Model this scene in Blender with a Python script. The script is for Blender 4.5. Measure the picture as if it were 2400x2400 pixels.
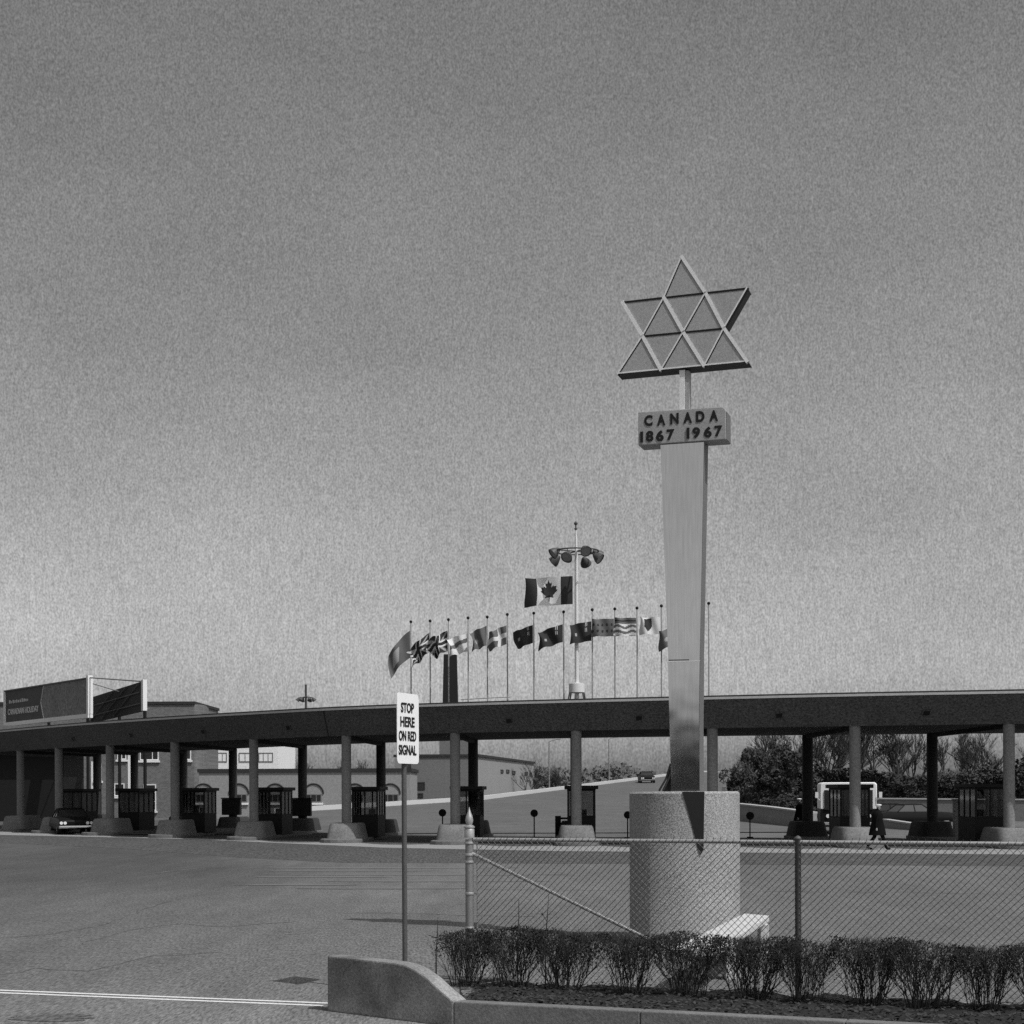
import bpy, bmesh, math, random
from mathutils import Vector, Matrix, noise as mnoise
from math import sin, cos, pi, radians, sqrt, atan2

# ------------------------------------------------------------------ camera, sky, sun, exposure
for o in list(bpy.data.objects): bpy.data.objects.remove(o)
scene = bpy.context.scene
COL = scene.collection
F, CX, CY, H, ROLL = 3700.0, 1200.0, 1855.0, 2.3, 0.0035   # focal length / principal point in photo pixels, eye height

cam_d = bpy.data.cameras.new('camera'); cam = bpy.data.objects.new('camera', cam_d); COL.objects.link(cam)
cam_d.sensor_width = 36.0; cam_d.lens = 36.0 * F / 2400.0
cam_d.shift_y = (CY - 1200.0) / 2400.0
cam_d.clip_start = 0.1; cam_d.clip_end = 6000
r_ = Vector((1, 0, -ROLL)).normalized(); u_ = Vector((ROLL, 0, 1)).normalized(); b_ = Vector((0, -1, 0))
cam.matrix_world = Matrix(((r_.x, u_.x, b_.x, 0), (r_.y, u_.y, b_.y, 0), (r_.z, u_.z, b_.z, H), (0, 0, 0, 1)))
scene.camera = cam

SUN_EL, SUN_AZ = radians(57), radians(132)       # azimuth clockwise from +Y (straight away from the camera)
SUN = Vector((cos(SUN_EL) * sin(SUN_AZ), cos(SUN_EL) * cos(SUN_AZ), sin(SUN_EL)))
world = bpy.data.worlds.new('World'); scene.world = world; world.use_nodes = True
wn, wl = world.node_tree.nodes, world.node_tree.links
bg = wn['Background']
sky = wn.new('ShaderNodeTexSky'); sky.sky_type = 'NISHITA'; sky.sun_disc = False
sky.sun_elevation = SUN_EL; sky.sun_rotation = SUN_AZ; sky.air_density = 1.0; sky.dust_density = 2.2; sky.ozone_density = 1.0
sep = wn.new('ShaderNodeSeparateColor'); wl.new(sky.outputs[0], sep.inputs[0])
def wmath(op, a, b=None, c=None):
    n = wn.new('ShaderNodeMath'); n.operation = op
    for i, v in enumerate((a, b, c)):
        if v is None: continue
        if isinstance(v, (int, float)): n.inputs[i].default_value = v
        else: wl.new(v, n.inputs[i])
    return n.outputs[0]
lum = wmath('ADD', wmath('MULTIPLY', sep.outputs[0], 0.60), wmath('ADD', wmath('MULTIPLY', sep.outputs[1], 0.28), wmath('MULTIPLY', sep.outputs[2], 0.12)))
tc = wn.new('ShaderNodeTexCoord')
def wnoise(scale, detail, sx=1, sy=1, sz=1):
    mp = wn.new('ShaderNodeMapping'); mp.inputs['Scale'].default_value = (sx, sy, sz); wl.new(tc.outputs['Generated'], mp.inputs[0])
    n = wn.new('ShaderNodeTexNoise'); n.inputs['Scale'].default_value = scale; n.inputs['Detail'].default_value = detail
    wl.new(mp.outputs[0], n.inputs['Vector']); return n.outputs[0]
haze_n = wmath('MULTIPLY_ADD', wnoise(5.0, 3, 1, 1, 1.8), 0.5, 0.75)          # broad thin cloud
mott = wmath('MULTIPLY_ADD', wnoise(1050.0, 2, 1, 1, 0.6), 1.25, 0.375)            # film-like grain put into the sky brightness
streak = wmath('MULTIPLY_ADD', wnoise(700.0, 2, 1, 1, 0.10), 0.5, 0.75)       # upright film-like streaks added to the sky brightness
lum = wmath('MULTIPLY', wmath('MULTIPLY', wmath('MULTIPLY', wmath('MULTIPLY', wmath('POWER', lum, 1.16), 0.87), haze_n), mott), streak)
wl.new(lum, bg.inputs[0]); bg.inputs[1].default_value = 0.095

sun_d = bpy.data.lights.new('sun', 'SUN'); sun_d.energy = 2.6; sun_d.angle = radians(0.5); sun_d.color = (1, 1, 1)
sun = bpy.data.objects.new('sun', sun_d); COL.objects.link(sun); sun.rotation_euler = SUN.to_track_quat('Z', 'Y').to_euler(); sun.location = (30, -10, 40)
vs = scene.view_settings
scene.display_settings.display_device = 'sRGB'
vs.view_transform = 'Standard'; vs.look = 'None'; vs.gamma = 1; vs.use_curve_mapping = False; vs.exposure = 0.3
scene.cycles.use_denoising = False; scene.cycles.max_bounces = 6; scene.cycles.transparent_max_bounces = 12

# ------------------------------------------------------------------ measuring helpers
def ray(px, py):
    u, v = px - CX, CY - py
    return (u + ROLL * v) / F, (v - ROLL * u) / F            # x and z per metre of depth
def P(px, py, Y):
    a, b = ray(px, py); return Vector((a * Y, Y, H + b * Y))
def G(px, py, z=0.0):
    a, b = ray(px, py); Y = (z - H) / b; return Vector((a * Y, Y, z))
def onplane(px, py, A, d):
    """point seen at px,py on the vertical plane through A with horizontal direction d"""
    a, b = ray(px, py); n = Vector((-d.y, d.x))
    Y = (n.x * A.x + n.y * A.y) / (n.x * a + n.y); return Vector((a * Y, Y, H + b * Y))

# ------------------------------------------------------------------ materials (black and white photograph: neutral greys)
MATS = {}
def mat(name, col, rough=0.8, var=0.25, scale=3.0, fine=0.0, fscale=40.0, bump=0.0, metal=0.0, stretch=(1, 1, 1), spec=0.3, coarse=0.0, cscale=0.3):
    if name in MATS: return MATS[name]
    m = bpy.data.materials.new(name); m.use_nodes = True; MATS[name] = m
    nt = m.node_tree; N, L = nt.nodes, nt.links; bs = N['Principled BSDF']
    bs.inputs['Roughness'].default_value = rough; bs.inputs['Metallic'].default_value = metal
    bs.inputs['Specular IOR Level'].default_value = spec
    tcn = N.new('ShaderNodeTexCoord'); mp = N.new('ShaderNodeMapping'); mp.inputs['Scale'].default_value = stretch; L.new(tcn.outputs['Object'], mp.inputs[0])
    def nz(sc, det, ro=0.65):
        n = N.new('ShaderNodeTexNoise'); n.inputs['Scale'].default_value = sc; n.inputs['Detail'].default_value = det; n.inputs['Roughness'].default_value = ro
        L.new(mp.outputs[0], n.inputs['Vector']); return n.outputs[0]
    def mt(op, a, b, c=None):
        n = N.new('ShaderNodeMath'); n.operation = op
        for i, v in enumerate((a, b, c)):
            if v is None: continue
            if isinstance(v, (int, float)): n.inputs[i].default_value = v
            else: L.new(v, n.inputs[i])
        return n.outputs[0]
    f = mt('MULTIPLY_ADD', nz(scale, 12 if name.startswith('asphalt') or name == 'road_far' else 6, .82 if name.startswith('asphalt') or name == 'road_far' else .65), 2 * var, 1 - var)
    if fine: f = mt('MULTIPLY', f, mt('MAXIMUM', mt('MULTIPLY_ADD', nz(fscale, 3), 4 * fine, 1 - 2 * fine), 0.15))
    if coarse: f = mt('MULTIPLY', f, mt('MAXIMUM', mt('MULTIPLY_ADD', nz(cscale, 3), 4 * coarse, 1 - 2 * coarse), 0.3))
    f = mt('MULTIPLY', f, col); L.new(f, bs.inputs['Base Color'])
    if bump:
        bp = N.new('ShaderNodeBump'); bp.inputs['Strength'].default_value = bump; bp.inputs['Distance'].default_value = 0.02
        L.new(nz(fscale if fine else scale * 4, 4), bp.inputs['Height']); L.new(bp.outputs[0], bs.inputs['Normal'])
    return m

M_asphalt = mat('asphalt', 0.112, 0.9, 0.75, 1.6, 0.75, 34, 0.3, stretch=(1, .16, 1), coarse=0.22, cscale=0.12)
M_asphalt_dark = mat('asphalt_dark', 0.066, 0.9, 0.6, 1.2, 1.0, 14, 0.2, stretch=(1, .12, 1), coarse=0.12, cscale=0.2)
M_road_far = mat('road_far', 0.10, 0.9, 0.6, 0.5, 0.3, 9, coarse=0.1, cscale=0.1)
M_apron = mat('apron_concrete', 0.25, 0.9, 0.12, 0.8, 0.2, 10)
M_slab = mat('slab_concrete', 0.12, 0.9, 0.4, 2, 0.8, 34, stretch=(1, .25, 1))
M_conc = mat('concrete', 0.27, 0.9, 0.16, 2.2, 0.32, 45, 0.35)
M_block = mat('block_concrete', 0.20, 0.9, 0.5, 1.8, 0.45, 40, 0.4, coarse=0.4, cscale=1.6)
M_kerb = mat('kerb_concrete', 0.15, 0.9, 0.45, 2, 0.35, 35, 0.3)
M_drum = mat('drum_concrete', 0.27, 0.92, 0.3, 1.5, 0.8, 48, 0.4)
M_ped = mat('pedestal_concrete', 0.17, 0.9, 0.45, 1.5, 0.35, 14)
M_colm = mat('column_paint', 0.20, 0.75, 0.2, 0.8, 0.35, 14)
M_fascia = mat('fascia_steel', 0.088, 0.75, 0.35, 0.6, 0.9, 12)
M_colb = mat('column_shaded', 0.035, 0.8, 0.1, 0.8, 0.2, 10)  # back columns: colour darkened for the shade under the canopy
M_pedb = mat('pedestal_shaded', 0.04, 0.9, 0.2, 1.5, 0.25, 12)  # back pedestals: canopy shade put into the concrete colour
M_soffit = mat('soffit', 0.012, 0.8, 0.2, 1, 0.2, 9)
M_strip = mat('edge_flashing', 0.42, 0.6, 0.12, 0.4, 0.15, 9)
M_dark = mat('dark_paint', 0.014, 0.6, 0.2, 2, spec=.15)
M_black = mat('black_lettering', 0.008, 0.6, 0.1, 5)
M_tar = mat('roofing', 0.04, 0.9)
M_white = mat('white_paint', 0.78, 0.5, 0.05, 2, 0.08, 14)
M_signw = mat('sign_white', 0.80, 0.45, 0.04, 6, 0.06, 60)
M_line = mat('road_line_paint', 0.62, 0.8, 0.15, 4, 0.3, 25)
M_galv = mat('galvanised', 0.42, 0.45, 0.2, 8, 0.15, 60, metal=0.55)
M_wire = mat('fence_wire', 0.07, 0.5, 0.25, 12, metal=0.2)
M_post = mat('sign_post_steel', 0.10, 0.6, 0.2, 8, 0.25, 50, metal=0.3)
M_sbox = mat('sign_box_grey', 0.33, 0.55, 0.1, 3, 0.22, 40, metal=0.2)
M_star = mat('emblem_frame', 0.72, 0.5, 0.08, 4, 0.15, 40, metal=0.1)
M_panel = mat('emblem_panel', 0.34, 0.6, 0.1, 3, 0.25, 35, metal=0.1)
M_soil = mat('soil', 0.018, 1.0, 0.4, 2, 0.4, 22, 0.8)
M_litter = mat('leaf_litter', 0.04, 0.9, 0.6, 9)
M_twig = mat('twigs', 0.045, 1.0, 0.5, 6, spec=0.05)
M_hleaf = mat('hedge_foliage', 0.028, 1.0, 0.5, 6.0, spec=0.0)
M_leaf = mat('foliage', 0.055, 1.0, 0.35, 2.0, spec=0.0)
M_bark = mat('bark', 0.06, 1.0, 0.4, 2, spec=0.0)
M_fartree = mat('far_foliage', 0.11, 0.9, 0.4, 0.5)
M_flagpole = mat('flagpole_paint', 0.30, 0.5, 0.1, 3)
M_mast = mat('mast_white', 0.62, 0.5, 0.1, 3)
M_lampm = mat('lamp_housing', 0.07, 0.5, 0.2, 5)
M_lamplens = mat('lamp_lens', 0.25, 0.2, 0.2, 5)
M_bwall = mat('pale_wall', 0.26, 0.9, 0.12, 0.3, 0.2, 5)
M_wing = mat('wing_wall', 0.15, 0.9, 0.15, 0.3, 0.2, 5)
M_palew = mat('pale_panel_wall', 0.75, 0.9, 0.08, 0.3, 0.15, 4)
M_coping = mat('coping_dark', 0.03, 0.8)
M_bill = mat('billboard_dark', 0.07, 0.7, 0.25, 0.8, 0.2, 6)
M_bill2 = mat('billboard_mid', 0.19, 0.7, 0.4, 0.8, 0.6, 5)
M_billt = mat('billboard_lettering', 0.5, 0.7, 0.1, 1)
M_cream = mat('frame_white', 0.75, 0.6, 0.08, 1)
M_carpaint = mat('car_paint_dark', 0.010, 0.5, 0.1, 2, spec=0.12)
M_chrome = mat('chrome', 0.7, 0.15, 0.05, 2, metal=1.0)
M_tyre = mat('tyre', 0.015, 0.9)
M_coat = mat('dark_coat', 0.010, 1.0, 0.3, 6, spec=0.0)
M_skin = mat('skin', 0.28, 0.6, 0.05, 9)
M_fl_d = mat('flag_dark', 0.03, 0.9, 0.15, 6); M_fl_m = mat('flag_mid', 0.12, 0.9, 0.15, 6)
M_fl_l = mat('flag_light', 0.33, 0.9, 0.1, 6); M_fl_w = mat('flag_white', 0.62, 0.9, 0.06, 6)

def brick_mat(name, c1, c2, mortar, scale):
    m = bpy.data.materials.new(name); m.use_nodes = True; N, L = m.node_tree.nodes, m.node_tree.links; bs = N['Principled BSDF']
    t = N.new('ShaderNodeTexCoord'); mp = N.new('ShaderNodeMapping'); mp.inputs['Rotation'].default_value = (radians(90), 0, 0)
    br = N.new('ShaderNodeTexBrick'); br.inputs['Scale'].default_value = scale
    br.inputs['Color1'].default_value = (c1, c1, c1, 1); br.inputs['Color2'].default_value = (c2, c2, c2, 1); br.inputs['Mortar'].default_value = (mortar,) * 3 + (1,)
    L.new(t.outputs['Object'], mp.inputs[0]); L.new(mp.outputs[0], br.inputs[0]); L.new(br.outputs[0], bs.inputs['Base Color']); bs.inputs['Roughness'].default_value = 0.9
    return m
M_brick = brick_mat('brick', 0.16, 0.10, 0.2, 2.2)

def glass_mat(name, tint, mix):
    m = bpy.data.materials.new(name); m.use_nodes = True; N, L = m.node_tree.nodes, m.node_tree.links
    N.remove(N['Principled BSDF']); out = N['Material Output']
    t = N.new('ShaderNodeBsdfTransparent'); t.inputs[0].default_value = (tint, tint, tint, 1)
    g = N.new('ShaderNodeBsdfGlossy'); g.inputs[0].default_value = (.8, .8, .8, 1); g.inputs['Roughness'].default_value = 0.05
    fr = N.new('ShaderNodeFresnel'); fr.inputs[0].default_value = 1.5
    mx = N.new('ShaderNodeMixShader'); L.new(fr.outputs[0], mx.inputs[0]); L.new(t.outputs[0], mx.inputs[1]); L.new(g.outputs[0], mx.inputs[2]); L.new(mx.outputs[0], out.inputs[0])
    return m
M_glass = glass_mat('booth_glass', 0.7, 0.1)
M_wglass = mat('window_glass', 0.03, 0.12, 0.3, 2, spec=0.6)
# brushed stainless sheet of the monument column
M_steel = bpy.data.materials.new('stainless_steel'); M_steel.use_nodes = True
N, L = M_steel.node_tree.nodes, M_steel.node_tree.links; bs = N['Principled BSDF']
bs.inputs['Metallic'].default_value = 1.0; bs.inputs['Roughness'].default_value = 0.10
t = N.new('ShaderNodeTexCoord'); mp = N.new('ShaderNodeMapping'); mp.inputs['Scale'].default_value = (30, 30, 1.5); L.new(t.outputs['Object'], mp.inputs[0])
n1 = N.new('ShaderNodeTexNoise'); n1.inputs['Scale'].default_value = 1.5; n1.inputs['Detail'].default_value = 4; L.new(mp.outputs[0], n1.inputs['Vector'])
rp = N.new('ShaderNodeMapRange'); rp.inputs['To Min'].default_value = 0.55; rp.inputs['To Max'].default_value = 0.86; L.new(n1.outputs[0], rp.inputs[0]); L.new(rp.outputs[0], bs.inputs['Base Color'])
n2 = N.new('ShaderNodeTexNoise'); n2.inputs['Scale'].default_value = 2.1; n2.inputs['Detail'].default_value = 1; L.new(t.outputs['Object'], n2.inputs['Vector'])
bp = N.new('ShaderNodeBump'); bp.inputs['Strength'].default_value = 0.12; bp.inputs['Distance'].default_value = 0.03; L.new(n2.outputs[0], bp.inputs['Height']); L.new(bp.outputs[0], bs.inputs['Normal'])

# ------------------------------------------------------------------ mesh builder
class MB:
    def __init__(s): s.v = []; s.f = []; s.mi = []
    def add(s, vs_, fs, mi=0):
        b = len(s.v); s.v += [tuple(v) for v in vs_]; s.f += [tuple(b + i for i in f) for f in fs]; s.mi += [mi] * len(fs)
    def box(s, c, size, rz=0, mi=0):
        c = Vector(c); hx, hy, hz = [k / 2 for k in size]; R = Matrix.Rotation(rz, 3, 'Z')
        vs_ = [c + R @ Vector((x * hx, y * hy, z * hz)) for z in (-1, 1) for x, y in ((-1, -1), (1, -1), (1, 1), (-1, 1))]
        s.add(vs_, [(3, 2, 1, 0), (4, 5, 6, 7), (0, 1, 5, 4), (1, 2, 6, 5), (2, 3, 7, 6), (3, 0, 4, 7)], mi)
    def obox(s, p, ex, ey, ez, mi=0):
        """box from corner p with edge vectors"""
        p = Vector(p); q = [p, p + ex, p + ex + ey, p + ey]; vs_ = q + [w + ez for w in q]
        fs = [(3, 2, 1, 0), (4, 5, 6, 7), (0, 1, 5, 4), (1, 2, 6, 5), (2, 3, 7, 6), (3, 0, 4, 7)]
        if ex.cross(ey).dot(ez) < 0: fs = [f[::-1] for f in fs]
        s.add(vs_, fs, mi)
    def tube(s, pts, rad, n=8, cap=True, mi=0):
        pts = [Vector(p) for p in pts]; rs = rad if isinstance(rad, (list, tuple)) else [rad] * len(pts)
        b = len(s.v); k = len(pts)
        prev = None
        for i, p in enumerate(pts):
            d = (pts[min(i + 1, k - 1)] - pts[max(i - 1, 0)]).normalized()
            if prev is None: a = d.cross(Vector((0, 0, 1))) if abs(d.z) < 0.95 else d.cross(Vector((1, 0, 0)))
            else: a = prev - d * prev.dot(d)
            a.normalize(); prev = a; c = d.cross(a)
            for j in range(n):
                t_ = 2 * pi * j / n; s.v.append(tuple(p + (a * cos(t_) + c * sin(t_)) * rs[i]))
        for i in range(k - 1):
            for j in range(n):
                s.f.append((b + i * n + j, b + i * n + (j + 1) % n, b + (i + 1) * n + (j + 1) % n, b + (i + 1) * n + j)); s.mi.append(mi)
        if cap: s.f.append(tuple(b + j for j in range(n))[::-1]); s.f.append(tuple(b + (k - 1) * n + j for j in range(n))); s.mi += [mi, mi]
    def lathe(s, c, prof, n=24, mi=0):
        c = Vector(c); s.tube([c + Vector((0, 0, z)) for r, z in prof], [max(r, 1e-4) for r, z in prof], n, True, mi)
    def prism(s, front, back, mi=0):
        n = len(front); s.add(list(front) + list(back), [tuple(range(n)), tuple(range(2 * n - 1, n - 1, -1))] + [(i, i + n, (i + 1) % n + n, (i + 1) % n) for i in range(n)], mi)
    def loft(s, rings, cap=True, mi=0):
        n = len(rings[0]); b = len(s.v)
        for r in rings: s.v += [tuple(p) for p in r]
        for i in range(len(rings) - 1):
            for j in range(n): s.f.append((b + i * n + j, b + i * n + (j + 1) % n, b + (i + 1) * n + (j + 1) % n, b + (i + 1) * n + j)); s.mi.append(mi)
        if cap: s.f.append(tuple(b + j for j in range(n))[::-1]); s.f.append(tuple(b + (len(rings) - 1) * n + j for j in range(n))); s.mi += [mi, mi]
    def build(s, name, m, parent=None, smooth=False, bevel=0, world=False, fix=True):
        me = bpy.data.meshes.new(name); me.from_pydata(s.v, [], s.f)
        mats = m if isinstance(m, (list, tuple)) else [m]
        for q in mats: me.materials.append(q)
        if len(mats) > 1: me.polygons.foreach_set('material_index', s.mi)
        if fix or bevel:
            bm = bmesh.new(); bm.from_mesh(me)
            if fix: bmesh.ops.recalc_face_normals(bm, faces=bm.faces)
            if bevel: bmesh.ops.bevel(bm, geom=[e for e in bm.edges if len(e.link_faces) == 2 and e.calc_face_angle(0) > 0.5], offset=bevel, segments=2, profile=0.6, affect='EDGES', clamp_overlap=True)
            bm.to_mesh(me); bm.free()
        if smooth:
            me.polygons.foreach_set('use_smooth', [True] * len(me.polygons))
            me.set_sharp_from_angle(angle=radians(40))
        o = bpy.data.objects.new(name, me); COL.objects.link(o)
        if parent is not None:
            o.parent = parent
            if world:      # geometry given in world coordinates
                off = Vector((0, 0, 0)); p = parent
                while p: off += p.location; p = p.parent
                me.transform(Matrix.Translation(-off))
        elif s.v:
            xs = [v[0] for v in s.v]; ys = [v[1] for v in s.v]; zs = [v[2] for v in s.v]
            off = Vector(((min(xs) + max(xs)) / 2, (min(ys) + max(ys)) / 2, min(zs)))
            me.transform(Matrix.Translation(-off)); o.location = off
        me.update(); return o
def tag(o, label=None, cat=None, group=None, kind=None):
    if label: o['label'] = label
    if cat: o['category'] = cat
    if group: o['group'] = group
    if kind: o['kind'] = kind
    return o
def thing(name, loc, label, cat, group=None, rz=0):
    o = bpy.data.objects.new(name, None); COL.objects.link(o); o.location = loc; o.rotation_euler = (0, 0, rz); o.empty_display_size = .3
    return tag(o, label, cat, group)
def copy_tree(o, loc, rz=0, label=None, sc=None, group=None):
    def cp(a, par):
        c = a.copy(); COL.objects.link(c); c.parent = par
        for ch in list(a.children): cp(ch, c)
        return c
    r = cp(o, None); r.location = loc; r.rotation_euler = (0, 0, rz)
    if label: r['label'] = label
    if group: r['group'] = group
    if sc: r.scale = (sc, sc, sc) if isinstance(sc, (int, float)) else sc
    return r
def text_data(txt, size=1.0, extrude=0.01, weight=0.0, spacing=1.0):
    c = bpy.data.curves.new('txt', 'FONT'); c.body = txt; c.size = size; c.extrude = extrude; c.offset = weight; c.align_x = 'CENTER'; c.align_y = 'CENTER'; c.space_character = spacing; c.resolution_u = 4
    o = bpy.data.objects.new('txt', c); COL.objects.link(o); bpy.context.view_layer.update()
    me = bpy.data.meshes.new_from_object(o.evaluated_get(bpy.context.evaluated_depsgraph_get()))
    vs_ = [v.co.copy() for v in me.vertices]; fs = [tuple(p.vertices) for p in me.polygons]
    bpy.data.objects.remove(o); bpy.data.curves.remove(c); bpy.data.meshes.remove(me)
    xs = [v.x for v in vs_]; ys = [v.y for v in vs_]; cx, cy = (min(xs) + max(xs)) / 2, (min(ys) + max(ys)) / 2
    return [Vector((v.x - cx, v.y - cy, v.z)) for v in vs_], fs, max(xs) - min(xs), max(ys) - min(ys)
def put_text(mb, txt, centre, ex, ez, n_out, width, height, weight=0.02, mi=0, depth=0.01):
    """txt fitted in width x height (None keeps aspect), drawn on the plane spanned by ex (right) and ez (up)"""
    vs_, fs, w, h = text_data(txt, 1.0, 0.5, weight); sy = height / h; sx = width / w if width else sy
    mb.add([centre + ex * (v.x * sx) + ez * (v.y * sy) + n_out * ((v.z) * depth) for v in vs_], fs, mi)
random.seed(7)
Z = Vector((0, 0, 1))

# ================================================================== THE SETTING
m = MB(); m.add([(-900, -400, -0.006), (900, -400, -0.006), (900, 3000, -0.006), (-900, 3000, -0.006)], [(0, 1, 2, 3)])
tag(m.build('ground', mat('far_ground', 0.10, 0.95, 0.25, 0.05, 0.2, 3)), kind='structure')
# asphalt plaza, gently uneven
m = MB(); nx, ny = 190, 170
def py_(j): return -8 + 140 * (j / ny) ** 1.6
def sstep(a, b, x): t = min(1, max(0, (x - a) / (b - a))); return t * t * (3 - 2 * t)
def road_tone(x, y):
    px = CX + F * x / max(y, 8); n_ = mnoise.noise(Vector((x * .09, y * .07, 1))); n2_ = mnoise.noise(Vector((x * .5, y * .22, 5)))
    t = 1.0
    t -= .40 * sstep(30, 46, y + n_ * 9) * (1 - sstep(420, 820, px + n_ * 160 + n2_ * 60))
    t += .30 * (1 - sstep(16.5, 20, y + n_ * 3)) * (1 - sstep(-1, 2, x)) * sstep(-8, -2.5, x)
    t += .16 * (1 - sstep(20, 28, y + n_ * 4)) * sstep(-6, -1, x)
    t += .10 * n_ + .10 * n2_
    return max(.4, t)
for j in range(ny + 1):
    for i in range(nx + 1):
        x = -75 + 150 * i / nx; y = py_(j); m.v.append((x, y, 0.0))
for j in range(ny):
    for i in range(nx): a = j * (nx + 1) + i; m.f.append((a, a + 1, a + nx + 2, a + nx + 1)); m.mi.append(0)
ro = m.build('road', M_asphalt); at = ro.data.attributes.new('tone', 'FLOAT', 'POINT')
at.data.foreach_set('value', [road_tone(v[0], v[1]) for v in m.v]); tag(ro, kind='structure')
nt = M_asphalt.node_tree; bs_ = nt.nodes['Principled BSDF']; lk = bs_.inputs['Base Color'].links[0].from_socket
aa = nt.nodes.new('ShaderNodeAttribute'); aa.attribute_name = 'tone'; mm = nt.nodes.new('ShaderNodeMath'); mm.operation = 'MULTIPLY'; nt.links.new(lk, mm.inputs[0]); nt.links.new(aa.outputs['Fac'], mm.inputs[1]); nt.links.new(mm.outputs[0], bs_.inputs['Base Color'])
def sheet(name, pts, z, ma, kind='structure'):
    m = MB(); m.add([(p.x, p.y, z) for p in pts], [tuple(range(len(pts)))]); o = m.build(name, ma)
    for p in o.data.polygons:
        if p.normal.z < 0: p.flip()
    return tag(o, kind=kind)
# darker resurfaced band and pale concrete apron in front of the canopy
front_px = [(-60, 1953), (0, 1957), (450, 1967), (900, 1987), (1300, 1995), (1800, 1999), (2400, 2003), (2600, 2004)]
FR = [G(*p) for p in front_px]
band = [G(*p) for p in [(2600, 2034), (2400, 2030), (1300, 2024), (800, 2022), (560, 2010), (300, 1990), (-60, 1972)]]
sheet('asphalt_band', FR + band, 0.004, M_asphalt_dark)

# ---- canopy column positions
C_px = [48, 138, 258, 410, 595, 812, 1067, 1351, 1670, 2004, 2365]
C_Y = [97, 92, 87, 82, 77.5, 73.2, 70.2, 67.9, 65.9, 64.1, 62.6]
B_px = [227, 315, 430, 546, 709, 893, 1109, 1349, 1610, 1893, 2185]
B_Y = [107, 103, 98, 93.5, 88, 83.5, 79.5, 77, 75.3, 74, 73]
Cc = [Vector((ray(p, 1850)[0] * y, y, 0)) for p, y in zip(C_px, C_Y)]
Bc = [Vector((ray(p, 1850)[0] * y, y, 0)) for p, y in zip(B_px, B_Y)]
Ce = [Cc[0] + (Cc[0] - Cc[1]) * 1.5] + Cc + [Cc[-1] + (Cc[-1] - Cc[-2]) * 1.6]
Be = [Bc[0] + (Bc[0] - Bc[1]) * 1.5] + Bc + [Bc[-1] + (Bc[-1] - Bc[-2]) * 1.6]
lane = [(b - c).normalized() for c, b in zip(Cc, Bc)]
back = [Be[i] + (Be[i] - Ce[i]).normalized() * 2.5 for i in range(len(Be))]
sheet('apron', FR + back[::-1], 0.008, M_apron)
# dark asphalt lanes between the islands, inside the apron
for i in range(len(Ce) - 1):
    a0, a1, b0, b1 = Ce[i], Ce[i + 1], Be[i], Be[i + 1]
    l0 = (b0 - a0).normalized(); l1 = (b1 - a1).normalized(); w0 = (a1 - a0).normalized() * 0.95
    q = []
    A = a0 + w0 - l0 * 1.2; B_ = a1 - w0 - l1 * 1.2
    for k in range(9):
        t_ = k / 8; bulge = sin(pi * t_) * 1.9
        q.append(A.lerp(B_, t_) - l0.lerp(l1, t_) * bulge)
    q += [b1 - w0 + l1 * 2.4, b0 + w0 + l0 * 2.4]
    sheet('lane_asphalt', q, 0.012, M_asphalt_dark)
# islands
for i in range(11):
    c, b, l = Cc[i], Bc[i], lane[i]; n = Vector((l.y, -l.x, 0)); m = MB(); ring = []
    for k in range(9): t_ = pi * k / 8; ring.append(c - l * (1.5 + 0.7 * sin(t_)) + n * (0.95 * cos(t_)))
    for k in range(9): t_ = pi * k / 8; ring.append(b + l * (1.0 + 0.7 * sin(t_)) - n * (0.95 * cos(t_)))
    m.prism([p + Z * 0.17 for p in ring], [p.copy() for p in ring]); tag(m.build('traffic_island', M_kerb, bevel=0.03), kind='structure')

# ---- the ramp rising to the bridge beyond
S0 = 85.0; SL = 0.0286
def rz_(Y): return 0.016 + max(0.0, (Y - S0)) * SL if Y < 300 else 0.016 + (300 - S0) * SL
Lp = [(-24, 86), (-17, 113), (-10, 125), (-2.6, 139), (10, 189), (33, 281), (60, 390)]
Rp = [(17.5, 86), (18.5, 100), (18, 125), (20, 150), (30, 200), (48, 281), (76, 390)]
m = MB()
for (x0, y0), (x1, y1) in zip(Lp, Rp): m.v += [(x0, y0, rz_(y0)), (x1, y1, rz_(y1))]
for i in range(len(Lp) - 1): m.f.append((2 * i, 2 * i + 1, 2 * i + 3, 2 * i + 2)); m.mi.append(0)
k0 = len(m.v)
for (x0, y0), (x1, y1) in zip(Lp, Rp): m.v += [(x0, y0, -.2), (x1, y1, -.2)]
for i in range(len(Lp) - 1):
    m.f.append((2 * i, 2 * i + 2, k0 + 2 * i + 2, k0 + 2 * i)); m.f.append((2 * i + 1, k0 + 2 * i + 1, k0 + 2 * i + 3, 2 * i + 3)); m.mi += [0, 0]
tag(m.build('ramp_road', M_road_far), kind='structure')
def wall_line(name, pts, th, top, ma, label, cat, base=None):
    m = MB(); fr, bk = [], []
    n_ = len(pts)
    for i in range(n_ - 1):
        a, b = Vector(pts[i]), Vector(pts[i + 1]); d = (b - a); d.z = 0; d.normalize(); nn = Vector((-d.y, d.x, 0)) * th
        za, zb = a.z, b.z
        q = [Vector((a.x, a.y, -0.1)), Vector((b.x, b.y, -0.1)), Vector((b.x, b.y, zb + top)), Vector((a.x, a.y, za + top))]
        m.prism(q, [p + nn for p in q])
    return tag(m.build(name, ma), label, cat)
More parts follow.
